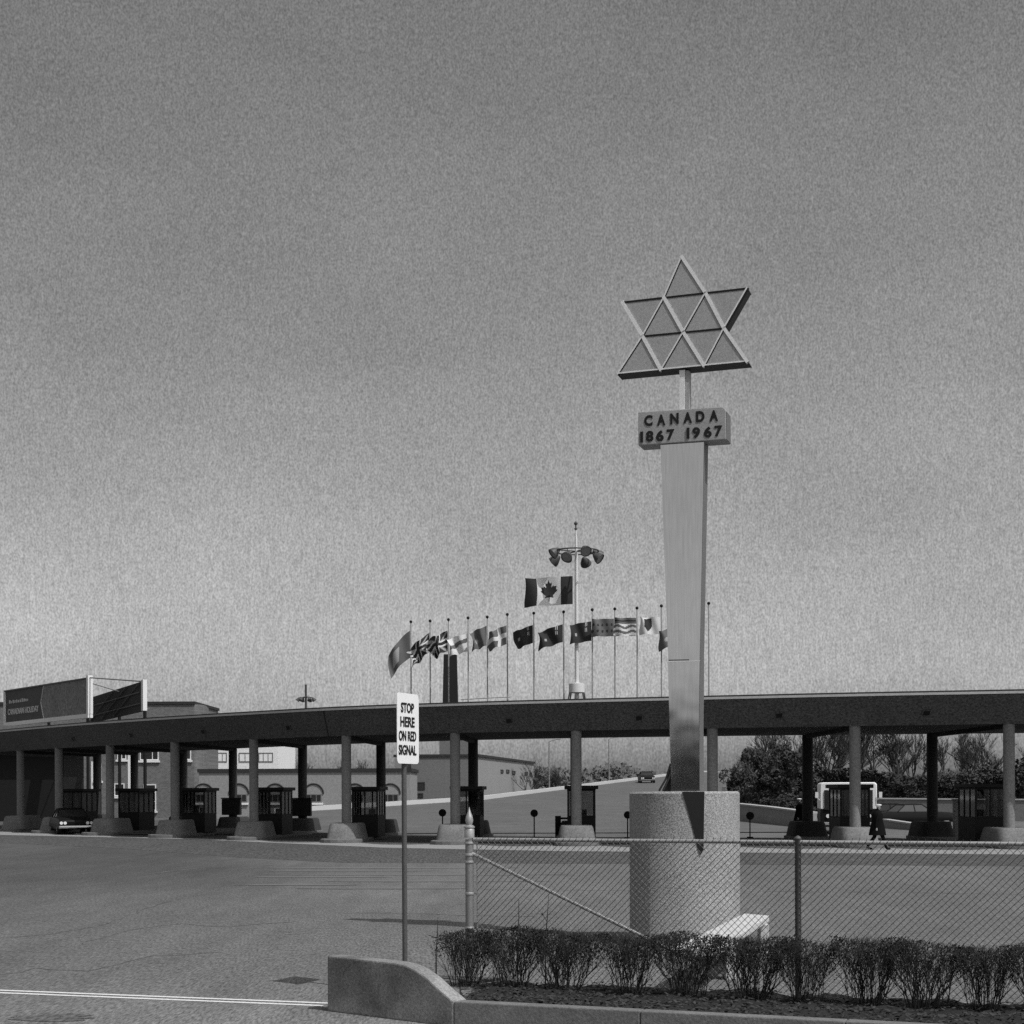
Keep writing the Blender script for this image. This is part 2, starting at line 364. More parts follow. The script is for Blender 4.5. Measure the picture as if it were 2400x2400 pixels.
wall_line('ramp_parapet', [(x - .02, y, rz_(y)) for x, y in Lp[1:]], 0.35, 0.34, mat('parapet_pale', .5, .8, .08), 'long pale kerb parapet climbing beside the road to the bridge', 'parapet')
wall_line('ramp_parapet', [(x + .3, y, rz_(y)) for x, y in Rp[3:]], 0.35, 0.8, M_wing, 'darker parapet on the far right edge of the climbing road', 'parapet')

# ---- double white line across the near road
A0, A1 = G(-60, 2319), G(775, 2352)
d = (A1 - A0).normalized(); nn = Vector((-d.y, d.x, 0))
for off in (0.0, 0.2):
    q = [A0 - nn * (off + .045), A1 - nn * (off + .045), A1 - nn * (off - .045), A0 - nn * (off - .045)]
    sheet('road_line', q, 0.004, M_line)
M_wear = mat('asphalt_worn', 0.135, 0.9, .3, 1.2, .3, 20, stretch=(.25, 2.5, 1))
# oil-dark stain at lower left and streaky wear near the middle
def blob(cx, cy, rx, ry, seed, z, ma, name):
    pts = []
    for k in range(40):
        t_ = 2 * pi * k / 40; rr = 1 + .28 * mnoise.noise(Vector((cos(t_) * 2, sin(t_) * 2, seed)))
        pts.append(G(cx + rx * rr * cos(t_), cy + ry * rr * sin(t_)))
    return sheet(name, pts, z, ma)
M_stain = mat('asphalt_stain', 0.092, 0.8, .6, 3, 1.0, 18, stretch=(1, .13, 1))
for k, (x_, y_, w_, h_) in enumerate(((90, 2384, 60, 4), (150, 2380, 55, 3.5), (120, 2391, 80, 4), (60, 2389, 40, 3), (180, 2386, 40, 2.5))):
    blob(x_, y_, w_, h_, 1.3 + k, .004 + .0005 * k, M_stain, 'oil_stain')
def crack(pts, w, z, seed, ma=None):
    rnd = random.Random(seed); P_ = [G(*p) for p in pts]; line = []
    for p, q in zip(P_, P_[1:]):
        n_ = max(3, int((q - p).length / .5))
        for k in range(n_): line.append(p.lerp(q, k / n_) + Vector((rnd.uniform(-.07, .07), rnd.uniform(-.12, .12), 0)))
    line.append(P_[-1]); m = MB(); L_, R2_ = [], []
    for i, p in enumerate(line):
        d_ = (line[min(i + 1, len(line) - 1)] - line[max(i - 1, 0)]).normalized(); nn_ = Vector((-d_.y, d_.x, 0)) * w * .55 * rnd.uniform(.3, 1.3); L_.append(p + nn_ + Z * z); R2_.append(p - nn_ + Z * z)
    b_ = len(m.v); m.v += [tuple(p) for p in L_ + R2_]; k_ = len(L_)
    for i in range(k_ - 1): m.f.append((i, k_ + i, k_ + i + 1, i + 1)); m.mi.append(0)
    tag(m.build('crack_shadow_strip', ma or M_stain), kind='structure')
crack([(-20, 2200), (120, 2190), (250, 2165), (330, 2135), (400, 2112)], .05, .003, 1)
crack([(180, 2215), (300, 2180), (420, 2165), (540, 2172), (700, 2160)], .035, .0032, 2)
crack([(-20, 2290), (90, 2270), (200, 2276), (360, 2240), (520, 2232)], .03, .0034, 3)
crack([(800, 2141), (960, 2141), (1100, 2146), (1250, 2148)], .05, .0038, 5)  # dark strip painted along the monument's cast shadow
crack([(1130, 2085), (1500, 2088), (1900, 2090), (2400, 2096)], .05, .0036, 6)
crack([(340, 2050), (480, 2034), (640, 2028)], .10, .0072, 7, M_wear)
for k, (x_, y_, w_, h_) in enumerate(((930, 2034, 300, 1.3), (820, 2041, 200, 1.1), (980, 2050, 330, 1.6), (760, 2056, 160, 1.2), (1010, 2066, 260, 1.4), (700, 2074, 140, 1.5), (900, 2083, 220, 1.2))):
    blob(x_, y_, w_, h_, 4.3 + k, .0065 + .0006 * k, M_wear, 'worn_strip')

# ================================================================== TOLL CANOPY (one building)
can = thing('toll_canopy', Cc[5].copy(), 'long curved dark flat roofed toll plaza canopy on round columns', 'canopy')
TOP, BOT = 6.03, 4.90
le = [(b - c).normalized() for c, b in zip(Ce, Be)]
Ft = [c - l * 1.5 + Z * TOP for c, l in zip(Ce, le)]
Fb = [c - l * 0.26 + Z * BOT for c, l in zip(Ce, le)]
Bb = [b + l * 0.3 + Z * BOT for b, l in zip(Be, le)]
Bt = [b + l * 0.3 + Z * (TOP - .05) for b, l in zip(Be, le)]
def ribbon(m, r0, r1):
    b = len(m.v); k = len(r0); m.v += [tuple(p) for p in r0] + [tuple(p) for p in r1]
    for i in range(k - 1): m.f.append((b + i, b + i + 1, b + k + i + 1, b + k + i)); m.mi.append(0)
def fine_line(L_, n=6):      # smooth the curved plan with catmull-rom
    out = []
    for i in range(len(L_) - 1):
        p0 = L_[max(i - 1, 0)]; p1 = L_[i]; p2 = L_[i + 1]; p3 = L_[min(i + 2, len(L_) - 1)]
        for k in range(n):
            t_ = k / n; out.append(0.5 * ((2 * p1) + (p2 - p0) * t_ + (2 * p0 - 5 * p1 + 4 * p2 - p3) * t_ * t_ + (3 * p1 - p0 - 3 * p2 + p3) * t_ ** 3))
    out.append(L_[-1].copy()); return out
Ftf, Fbf, Bbf, Btf = fine_line(Ft), fine_line(Fb), fine_line(Bb), fine_line(Bt)
m = MB(); ribbon(m, Ftf, Fbf); m.build('fascia', M_fascia, can, world=True, smooth=True)
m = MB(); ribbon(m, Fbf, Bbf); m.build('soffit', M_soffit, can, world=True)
m = MB(); ribbon(m, [p - Z * .02 for p in Ftf], [p for p in Btf]); ribbon(m, Btf, Bbf); m.build('roof', M_tar, can, world=True)
m = MB()
o0 = [p + Z * .0 - (Bbf[i] - Fbf[i]).normalized() * .06 for i, p in enumerate(Ftf)]
o1 = [p + Z * .095 for p in o0]; o2 = [p + (Bbf[i] - Fbf[i]).normalized() * .2 for i, p in enumerate(o1)]; o3 = [p - Z * .095 for p in o2]
ribbon(m, o0, o1); ribbon(m, o1, o2); ribbon(m, o3, o0); m.build('edge_flashing', M_strip, can, world=True)
m = MB(); e0 = [p + Z * .003 for p in o2]; e1 = [p + Z * .075 for p in o2]; ribbon(m, e0, e1); ribbon(m, e1, [p + (Bbf[i] - Fbf[i]).normalized() * .1 for i, p in enumerate(e1)]); m.build('gravel_stop', M_coping, can, world=True)
def lerp_px(px):
    for i in range(10):
        if C_px[i] <= px <= C_px[i + 1]: return i + 1 + (px - C_px[i]) / (C_px[i + 1] - C_px[i])
    return 1
for px in (190, 325, 491, 690, 1200, 1499, 1822, 2175):
    f_ = lerp_px(px) * 6; i = int(f_); w = f_ - i; a = Ftf[i].lerp(Ftf[i + 1], w); b = Fbf[i].lerp(Fbf[i + 1], w); p = a.lerp(b, .58)
    dx = (Ftf[i + 1] - Ftf[i]).normalized(); dz = (a - b).normalized(); nn = dx.cross(dz).normalized()
    if nn.y > 0: nn = -nn
    m = MB(); s_ = .13; m.obox(p - dx * s_ - dz * s_ - nn * .02, dx * 2 * s_, dz * 2 * s_, nn * .05); o = m.build('drain_opening', M_black, can, world=True)
    m = MB()
    for q, ex, ez in ((p - dx * (s_ + .03) - dz * (s_ + .03), dx * .03, dz * (2 * s_ + .06)), (p + dx * s_ - dz * (s_ + .03), dx * .03, dz * (2 * s_ + .06)), (p - dx * s_ + dz * s_, dx * 2 * s_, dz * .03)):
        m.obox(q - nn * .02, ex, ez, nn * .062)
    m.build('surround', M_fascia, o).location = (0, 0, 0)
    oo = o.children[0]; oo.data.transform(Matrix.Translation(-can.location))
# expansion joint in the fascia
i = lerp_px(808) * 6; i = int(i); a, b = Ftf[i], Fbf[i]
dx = (Ftf[i + 1] - Ftf[i]).normalized(); dz = (a - b).normalized(); nn = dx.cross(dz).normalized(); nn = -nn if nn.y > 0 else nn
m = MB(); m.obox(b - dx * .03, dx * .06, (a - b), nn * .012); m.build('expansion_joint', M_coping, can, world=True)

def pedestal(m, c, l, w=1.7, ln=1.5, h=0.88):
    n = Vector((l.y, -l.x, 0)); rings = []
    for z, s in ((0.1, 1.0), (h * .45, .93), (h * .9, .84), (h, .78)):
        r = []
        for k in range(28):
            t_ = 2 * pi * k / 28; cx_ = abs(cos(t_)) ** .45 * (1 if cos(t_) >= 0 else -1); sy_ = abs(sin(t_)) ** .45 * (1 if sin(t_) >= 0 else -1)
            r.append(c + n * (w / 2 * s * cx_) + l * (ln * s * sy_ + .25) + Z * z)
        rings.append(r)
    m.loft(rings)
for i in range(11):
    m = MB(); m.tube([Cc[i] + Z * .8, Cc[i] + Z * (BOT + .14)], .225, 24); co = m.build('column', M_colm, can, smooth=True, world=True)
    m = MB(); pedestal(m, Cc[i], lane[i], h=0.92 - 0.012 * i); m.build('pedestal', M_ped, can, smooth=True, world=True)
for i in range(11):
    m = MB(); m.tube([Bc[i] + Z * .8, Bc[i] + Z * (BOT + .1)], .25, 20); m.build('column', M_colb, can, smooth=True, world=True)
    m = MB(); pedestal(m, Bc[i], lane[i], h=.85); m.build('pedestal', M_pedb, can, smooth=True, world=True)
# soffit cross beams
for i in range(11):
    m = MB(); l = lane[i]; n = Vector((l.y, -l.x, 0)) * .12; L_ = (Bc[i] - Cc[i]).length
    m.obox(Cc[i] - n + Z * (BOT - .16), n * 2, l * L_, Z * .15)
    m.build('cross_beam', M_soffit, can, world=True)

# ================================================================== BOOTHS
booth_px = [None, (188, 3.6), (320, 3.4), (467, 3.0), (645, 2.9), (864, 2.9), (1098, 2.9), (1362, 2.9), None, (1990, 3.2), (2300, 3.0)]
def make_booth():
    b = thing('toll_booth', (0, 0, 0), 'x', 'toll booth')
    w, l, h = 1.25, 2.3, 2.3
    m = MB(); m.box((0, 0, .5), (w, l, .98)); m.build('base_panel', M_dark, b, bevel=.02)
    m = MB()
    for x in (-1, 1):
        for y in (-1, -.33, .33, 1): m.box((x * (w / 2 - .04), y * (l / 2 - .04), 1.62), (.075, .075, 1.3))
    for y in (-1, 1): m.box((0, y * (l / 2 - .04), 1.62), (.06, .07, 1.3)); m.box((0, y * (l / 2 - .04), 1.02), (w, .1, .06)); m.box((0, y * (l / 2 - .04), 2.2), (w, .1, .08))
    for x in (-1, 1): m.box((x * (w / 2 - .04), 0, 1.021), (.09, l, .05)); m.box((x * (w / 2 - .04), 0, 2.2), (.09, l, .075))
    m.build('frame', M_dark, b)
    m = MB(); m.box((0, 0, 2.32), (w + .24, l + .34, .16)); m.build('roof', M_dark, b, bevel=.03)
    for x in (-1, 1):
        m = MB(); m.box((x * (w / 2 - .035), 0, 1.63), (.012, l - .1, 1.16)); m.build('window', M_glass, b)
    for y in (-1, 1):
        m = MB(); m.box((0, y * (l / 2 - .035), 1.65), (w - .1, .012, 1.16)); m.build('window', M_glass, b)
    m = MB(); m.box((0, .3, 1.05), (.5, 1.2, .05)); m.box((.1, .4, 1.2), (.3, .3, .25)); m.build('counter', mat('counter_grey', .15, .7), b)
    return b
desc = ['', 'second column from the left edge, near the parked sedan', 'third column from the left edge', 'fourth column from the left, before the brick building',
        'fifth column from the left, before the arched windows', 'column just left of the stop sign', 'column just right of the finial fence post', 'column midway between fence post and monument',
        '', 'column with the white van beyond it', 'column at the far right edge of the photo']
proto = make_booth(); used = False
for i, bp_ in enumerate(booth_px):
    if not bp_: continue
    px, dist = bp_; Y = Cc[i].y + dist; p = Vector((ray(px, 1850)[0] * Y, Y, .15)); ang = -atan2(lane[i].x, lane[i].y)
    lb = 'dark glazed toll booth behind the ' + desc[i]
    if not used: proto.location = p; proto.rotation_euler = (0, 0, ang); proto['label'] = lb; proto['group'] = 'toll booths under the canopy'; used = True
    else: copy_tree(proto, p, ang, lb)
# lane traffic light boxes clamped on the back columns
for i, lb in ((3, 'dark box cabinet on the back column over the left crash nose'), (4, 'dark box cabinet on the back column left of the stop sign')):
    p = Bc[i]; m = MB(); m.box((p.x, p.y - .45, 1.45), (1.1, .5, .95)); m.box((p.x, p.y - .45, 1.96), (1.2, .6, .06)); tag(m.build('cabinet', M_dark, bevel=.04), lb, 'cabinet', 'cabinets on back columns')

# ================================================================== KEEP-RIGHT DISCS on posts in the lanes (seen from behind)
for px, py, r, lb in ((1037, 1905, 9, 'round dark disc sign just left of the pale pedestal beside the stop sign post'), (1252, 1906, 9, 'round dark disc sign alone in the lane right of the finial post'),
                      (1471, 1910, 9, 'round dark disc sign half hidden by the left edge of the concrete drum'), (1758, 1912, 9.5, 'round dark disc sign just right of the concrete drum')):
    Y = 76.0; c = P(px, py, Y); R = r / F * Y
    o = thing('lane_sign', (c.x, c.y, 0.01), lb, 'round sign', 'round lane signs on thin posts')
    m = MB(); m.tube([c + Vector((0, -.02, 0)), c + Vector((0, .02, 0))], R, 24); m.tube([c + Vector((0, -.03, 0)), c + Vector((0, -.021, 0))], R * .55, 20); m.build('disc', M_dark, o, world=True)
    m = MB(); m.tube([(c.x, c.y + .05, 0), (c.x, c.y + .05, c.z)], .03, 8); m.tube([(c.x, c.y + .05, 0), (c.x, c.y + .05, .08)], .16, 12); m.build('post', M_dark, o, world=True)
# card stand left of column eight
p = G(1308, 1965); m = MB(); m.box((p.x, p.y, .55), (.28, .3, 1.1)); m.box((p.x + .55, p.y, .98), (1.0, .08, .1))
tag(m.build('barrier_gate', M_dark, bevel=.02), 'small dark barrier gate with a short arm left of the monument', 'barrier')

# ================================================================== ROOF FLAGPOLES AND FLAGS
pole_px = [(963, 1460), (1008, 1458), (1051, 1455), (1097, 1451), (1142, 1449), (1189, 1443), (1251, 1440), (1321, 1437), (1388, 1432), (1441, 1430), (1493, 1428), (1550, 1423), (1605, 1420), (1661, 1417)]
def roof_mid(px):
    best = None
    for i in range(10):
        a = Cc[i].lerp(Bc[i], .35); b = Cc[i + 1].lerp(Bc[i + 1], .35); k = 20
        for j in range(k + 1):
            q = a.lerp(b, j / k); e = abs(q.x / q.y - (px - CX) / F)
            if best is None or e < best[0]: best = (e, q)
    return best[1]
ordn = ['leftmost', 'second', 'third', 'fourth', 'fifth', 'sixth', 'seventh', 'eighth', 'ninth', 'tenth', 'eleventh', 'twelfth', 'thirteenth', 'last']
ptop = []
for k, (px, py) in enumerate(pole_px):
    q = roof_mid(px); Y = q.y; t = P(px, py, Y); ptop.append(t)
    lb = f'slim grey roof flagpole, {ordn[k]} of the row counting from the left' if k not in (0, 13) else ('slim grey roof flagpole at the left end of the row' if k == 0 else 'slim grey roof flagpole just right of the steel monument column')
    o = thing('flagpole', (t.x, t.y, TOP - .03), lb, 'flagpole', 'flagpoles on the canopy roof')
    m = MB(); m.tube([(t.x, t.y, TOP - .03), (t.x, t.y, t.z)], [.036, .025], 8); m.tube([(t.x, t.y, TOP - .03), (t.x, t.y, TOP + .1)], .09, 8); m.build('pole', M_flagpole, o, world=True, smooth=True)
    m = MB(); m.lathe((t.x, t.y, t.z - .02), [(.01, 0), (.06, .03), (.075, .075), (.06, .12), (.01, .15)], 10); m.build('finial', M_dark, o, world=True, smooth=True)

def flag(name, X0, Y0, ztop, hgt, lng, droop, sag, wave, pat, lb, seed, nx=48, ny=24, tw=0.0, group='flags flying from the roof poles', back=0.0):
    """cloth streaming to the left of its pole; droop = how far the fly end falls, sag curls it"""
    rnd = random.Random(seed); ph = rnd.random() * 6; m = MB()
    for j in range(ny + 1):
        for i in range(nx + 1):
            u, v = i / nx, j / ny
            th = droop * (u ** .8) + .25 * wave * sin(u * 7 + ph)
            # arc-length walk along the fly
            x = -lng * u * cos(min(1.3, droop * (.5 + .3 * u))); dz = -lng * (sin(min(1.3, droop)) * u ** 1.15)
            y = back * lng * u + wave * .16 * sin(u * 9 + v * 2.2 + ph) * (.2 + u) + tw * (v - .5) * u
            dz += .05 * wave * sin(u * 11 + v * 4 + ph) * u
            x += .06 * wave * sin(v * 5 + u * 4 + ph) * u + sag * (v) * .35 * u
            m.v.append((X0 + x, Y0 + y, ztop - hgt * v * (1 - .12 * abs(droop) * u) + dz))
    mats = [M_fl_d, M_fl_m, M_fl_l, M_fl_w]
    for j in range(ny):
        for i in range(nx):
            a = j * (nx + 1) + i; m.f.append((a, a + 1, a + nx + 2, a + nx + 1)); m.mi.append(pat((i + .5) / nx, (j + .5) / ny))
    o = m.build(name, mats, smooth=True, fix=False); return tag(o, lb, 'flag', group)
D_, M_, L__, W_ = 0, 1, 2, 3
def union(u, v):
    a = abs(u - .5); b = abs(v - .5)
    if a < .06 or b < .09: return D_
    if a < .11 or b < .17: return W_
    if abs(a - b) < .07: return L__
    return D_
def tripart(u, v):
    return M_ if u < .45 else (L__ if u < .75 and .2 < v < .8 else M_)
def ensign(u, v):
    if u < .5 and v < .5: return union(u * 2, v * 2) if (abs(u - .25) < .04 or abs(v - .25) < .06) else D_
    return L__ if abs(u - .74) < .05 and abs(v - .55) < .09 else D_
def cross_l(u, v): return W_ if abs(u - .5) < .09 or abs(v - .5) < .13 else L__
def cross_g(u, v): return W_ if (abs(u - .4) < .08 or abs(v - .5) < .12) else M_
def pale(u, v): return M_ if abs(v - .35 - .2 * u) < .12 else W_
def mid(u, v): return L__ if (u - .7) ** 2 + (v - .55) ** 2 < .015 else M_
def lion(u, v): return D_ if (abs(sin(u * 15)) * abs(cos(v * 9)) > .72 and v > .2) else M_
def wavy(u, v): return (W_ if sin(v * 22 + sin(u * 9) * 1.2) > 0 else M_) if v > .35 else (D_ if abs(v - .17) < .05 else M_)
def shield(u, v): return D_ if (abs(u - .62) < .2 and .1 < v < .85 - abs(u - .62) * 1.5) else W_
fl = [(0, 1478, 64, 58, .95, .3, .6, tripart, 'drooping dark flag with pale middle at the left end of the row'),
      (1, 1483, 46, 50, .80, .5, 1.7, union, 'dark flag crossed by pale lines, second pole from the left'),
      (2, 1478, 48, 48, .45, .6, 1.9, union, 'dark and white crossed flag on the pole before the chimney'),
      (3, 1485, 42, 44, .30, .3, .9, pale, 'pale flag with one grey band right of the chimney'),
      (4, 1467, 46, 36, .45, .3, 1.1, mid, 'small folded grey flag with light emblem, fifth pole'),
      (5, 1466, 44, 42, .40, .2, .9, cross_g, 'light grey flag with white cross, sixth pole'),
      (6, 1465, 42, 46, .35, .6, .6, ensign, 'dark ensign pointing down to the left, seventh pole'),
      (7, 1463, 42, 56, .35, .2, .9, ensign, 'dark ensign with curled end, left of the lamp mast'),
      (8, 1456, 46, 48, .18, .0, .5, ensign, 'solid dark flag passing behind the white lamp mast'),
      (9, 1450, 41, 52, .02, .0, .4, lion, 'grey patterned flag stretched flat right of the lamp mast'),
      (10, 1448, 42, 52, .0, .0, .4, wavy, 'flag of wavy grey and white stripes, stretched flat'),
      (11, 1446, 40, 48, .02, .0, .5, shield, 'white flag with dark shield, nearest left of the monument'),
      (12, 1460, 46, 58, .35, .2, .7, mid, 'mid grey flag end showing left of the steel monument column')]
for (k, yt, hp, lp, dr, sg, wv, pt, lb) in fl:
    t = ptop[k]; pxm = F / t.y; zt = P(pole_px[k][0], yt, t.y).z
    flag('flag', t.x - .04, t.y, zt, hp / pxm, lp / pxm * (1 + .25 * dr), dr, sg, wv, pt, lb, k)

# ---- tall white lamp mast on the canopy roof with floodlight ring
q = roof_mid(1352); MY = q.y; mb_ = P(1352, 1640, MY); mt_ = P(1350, 1236, MY); mx = mb_.x
mast = thing('lamp_mast', (mx, MY, TOP - .03), 'tall white mast on the canopy roof carrying a ring of floodlights', 'lamp mast')
zt = mt_.z
m = MB(); m.tube([(mx, MY, TOP - .03), (mx, MY, zt - 1.2), (mx - .02, MY, zt - .1)], [.10, .075, .035], 14); m.build('pole', M_mast, mast, world=True, smooth=True)
m = MB(); m.lathe((mx - .02, MY, zt - .12), [(.03, 0), (.07, .03), (.07, .08), (.03, .1), (.03, .22), (.07, .24), (.085, .31), (.05, .37), (.005, .39)], 12); m.build('beacon', M_lampm, mast, world=True, smooth=True)
pz = P(1352, 1618, MY).z
m = MB(); m.lathe((mx, MY, pz - .12), [(.3, 0), (.36, .02), (.36, .42), (.3, .44)], 16); m.build('collar_platform', M_mast, mast, world=True, smooth=True)
for k in range(6):
    m = MB(); a = 2 * pi * k / 6 + .3; m.tube([(mx + .34 * cos(a), MY + .34 * sin(a), pz - .1), (mx + .5 * cos(a), MY + .5 * sin(a), TOP - .04)], .035, 6)
    m.build('leg', M_lampm, mast, world=True)
rz = P(1350, 1292, MY).z; RR = 1.0
m = MB(); m.tube([(mx + RR * cos(a), MY + RR * sin(a), rz) for a in [2 * pi * k / 24 for k in range(25)]], .035, 6, cap=False)
for k in range(4): a = pi / 2 * k + .5; m.tube([(mx, MY, rz), (mx + RR * cos(a), MY + RR * sin(a), rz)], .03, 6)
m.build('ring_frame', M_lampm, mast, world=True)
for k in range(8):
    a = 2 * pi * k / 8 + .35; out = Vector((cos(a), sin(a), -.75)).normalized(); c = Vector((mx + (RR + .05) * cos(a), MY + (RR + .05) * sin(a), rz - .1)); hang = (k % 2) * .25
    c.z -= hang
    m = MB(); m.tube([c - out * .3, c - out * .22, c, c + out * .14], [.04, .11, .23, .26], 14, cap=False); m.tube([c - out * .3, c - out * .29], .045, 8); m.tube([(c.x, c.y, rz), c - out * .1], .02, 6)
    lamp = m.build('floodlight', M_lampm, mast, world=True, smooth=True)
    m = MB(); m.tube([c + out * .09, c + out * .1], .235, 14); l_ = m.build('lens', M_lamplens, lamp); l_.data.transform(Matrix.Translation(-mast.location))
# maple leaf flag
leaf = [(0, 1), (.16, .68), (.36, .78), (.27, .30), (.50, .53), (.56, .40), (.86, .47), (.76, .17), (.93, .06), (.40, -.36), (.46, -.55), (.05, -.50), (.05, -.9)]
leaf = leaf + [(-x, y) for x, y in leaf[::-1]]
def inpoly(x, y, pl):
    c = False; j = len(pl) - 1
    for i in range(len(pl)):
        xi, yi = pl[i]; xj, yj = pl[j]
        if (yi > y) != (yj > y) and x < (xj - xi) * (y - yi) / (yj - yi) + xi: c = not c
        j = i
    return c
def canada(u, v):
    if u < .25 or u > .75: return D_
    return D_ if inpoly((u - .5) / .2, (.5 - v) / .40, leaf) else W_
pxm = F / MY; z1 = P(1340, 1350, MY).z
flag('flag', mx - .12 - .05, MY, z1, 66 / pxm, 112 / pxm, .06, .0, .55, canada, 'large flag with dark side bars and dark maple leaf on white', 99, 120, 64, group='flags flying from the roof poles', tw=.1)
# small lamp cluster mast farther away
c = P(717, 1635, 170); o = thing('lamp_mast', (c.x, c.y, 0), 'distant small lamp mast with spread arms above the left canopy roof', 'lamp mast')
m = MB(); m.tube([(c.x, c.y, 0), (c.x, c.y, c.z + 1.4)], .12, 8); m.build('pole', M_lampm, o, world=True)
for k in range(6):
    a = 2 * pi * k / 6; e = Vector((c.x + .7 * cos(a), c.y + .7 * sin(a), c.z)); e2 = Vector((c.x + cos(a) * .95, c.y + sin(a) * .95, c.z - .35))
    m = MB(); m.tube([(c.x, c.y, c.z + .1), e], .05, 6); m.tube([e, e2], [.08, .24], 8); m.build('lamp_head', M_lampm, o, world=True)

# ================================================================== CENTENNIAL MONUMENT
PH = radians(18); E1 = Vector((cos(PH), -sin(PH), 0)); NB = Vector((sin(PH), cos(PH), 0))     # right along the face / away from viewer
oc = Vector((ray(1604, 1900)[0] * 24.05, 24.05, 0)); mon = thing('monument', oc, 'tall steel centennial monument with triangle emblem rising from a concrete drum', 'monument')
FA = oc - NB * .17                                                                                # front plane of the column
def fp(px, py, off=0.0): return onplane(px, py, FA - NB * off, E1)
R_ = .835; zt = P(1604, 1855, 23.3).z
cb = MB(); prof = [(R_ + .01, 0), (R_, .02), (R_, zt - .03), (R_ - .03, zt)]; cb.lathe(oc, prof, 72); drum = cb.build('base_drum', M_drum, mon, world=True)
for p_ in drum.data.polygons: p_.use_smooth = True
drum.data.set_sharp_from_angle(angle=radians(30))
# dark tapering plate standing in for the shaded slot in the drum
WA = oc - Vector((0, R_ + .012, 0)); WX = Vector((1, 0, 0))
pl = [onplane(x, y, WA, WX) for x, y in ((1600, 1855.5), (1651, 1855.5), (1649, 1992), (1643.5, 2002), (1638, 1992))]
m = MB(); m.prism(pl, [p + Vector((0, .12, 0)) for p in pl]); m.build('slot_plate', mat('dark_foot_steel', .02, .4, .2, 3, metal=.3), mon, world=True)
pt = [onplane(x, 1855, WA, WX) for x in (1600, 1651)]
T_ = .31
def slab_front(name, pts, t, ma, off=0.0, **kw):
    f_ = [fp(x, y) - NB * off for x, y in pts]; m = MB(); m.prism(f_, [p + NB * t for p in f_]); return m.build(name, ma, mon, world=True, **kw)
slab_front('column', [(1548, 1043), (1650, 1036), (1641, 1500), (1639.5, 1556), (1566.5, 1556)], T_, M_steel)
slab_front('lower_sheet', [(1565.5, 1550), (1640, 1547), (1638.5, 1700), (1641, 2030), (1575, 2030), (1572, 1800)], T_ + .012, M_steel, .006)
m = MB(); a = fp(1565, 1551.5); b = fp(1640.5, 1549); m.obox(a - NB * .012 - Z * .006, b - a, -NB * .008, Z * .014); m.build('seam_lip', M_star, mon, world=True)
m = MB(); a = fp(1567, 1548.5); b = fp(1615, 1547.5); m.obox(a - NB * .001, b - a, -NB * .003, Z * .014); m.build('seam_gap', M_dark, mon, world=True)
M_side = mat('side_shade_grey', 0.13, 0.6, 0.15, 3, 0.2, 30)  # dark sheets added to put shade on the right sides of column and box
m = MB(); e_ = [fp(1650, 1036), fp(1641, 1500), fp(1640, 1548)]; e2_ = [fp(1640.2, 1547), fp(1638.5, 1700), fp(1640.5, 1990)]
for L3, t3_ in ((e_, T_), (e2_, T_ + .012)):
    for p, q in zip(L3, L3[1:]): m.prism([p + E1 * .001, q + E1 * .001, q + E1 * .001 + NB * t3_, p + E1 * .001 + NB * t3_], [p + E1 * .005, q + E1 * .005, q + E1 * .005 + NB * t3_, p + E1 * .005 + NB * t3_])
m.build('side_shade', M_side, mon, world=True)
# post under the emblem
slab_front('emblem_post', [(1591, 866), (1604, 865), (1604, 985), (1591, 985)], .2, M_star, -.04)
slab_front('emblem_post', [(1605, 866), (1613, 866), (1613, 985), (1605, 985)], .16, M_sbox, -.06)
# sign box with rounded right corners
bx_ = []
for x, y in ((1497, 967), (1692, 954.4)): bx_.append((x, y))
bx_ += [(1698, 957), (1702, 963), (1703, 1031), (1497, 1045)]
slab_front('sign_box', bx_, .38, M_sbox, .035, bevel=.012)
m = MB(); p, q = fp(1702.3, 965) - NB * .02, fp(1703, 1030) - NB * .02; m.prism([p + E1 * .002, q + E1 * .002, q + E1 * .002 + NB * .34, p + E1 * .002 + NB * .34], [p + E1 * .007, q + E1 * .007, q + E1 * .007 + NB * .34, p + E1 * .007 + NB * .34]); m.build('side_shade', M_side, mon, world=True)
m = MB(); off = .037
for ch, x, y in (('C', 1521, 987), ('A', 1551, 985.5), ('N', 1582, 982.5), ('A', 1613, 980), ('D', 1642.5, 977.5), ('A', 1674, 975.5)):
    put_text(m, ch, fp(x, y) - NB * off, E1, Z, -NB, .130, .165, .045, depth=.012)
for ch, x, y in (('8', 1524, 1023.5), ('6', 1548, 1022.5), ('7', 1573, 1020), ('9', 1633, 1015.3), ('6', 1660, 1013.8), ('7', 1685, 1011.5)):
    put_text(m, ch, fp(x, y) - NB * off, E1, Z, -NB, .118, .165, .045, depth=.012)
for x, y in ((1505.5, 1025.5), (1614, 1016.5)):
    p = fp(x, y) - NB * off; m.obox(p - E1 * .021 - Z * .08, E1 * .042, Z * .16, -NB * .015)
m.build('lettering', M_black, mon, world=True)
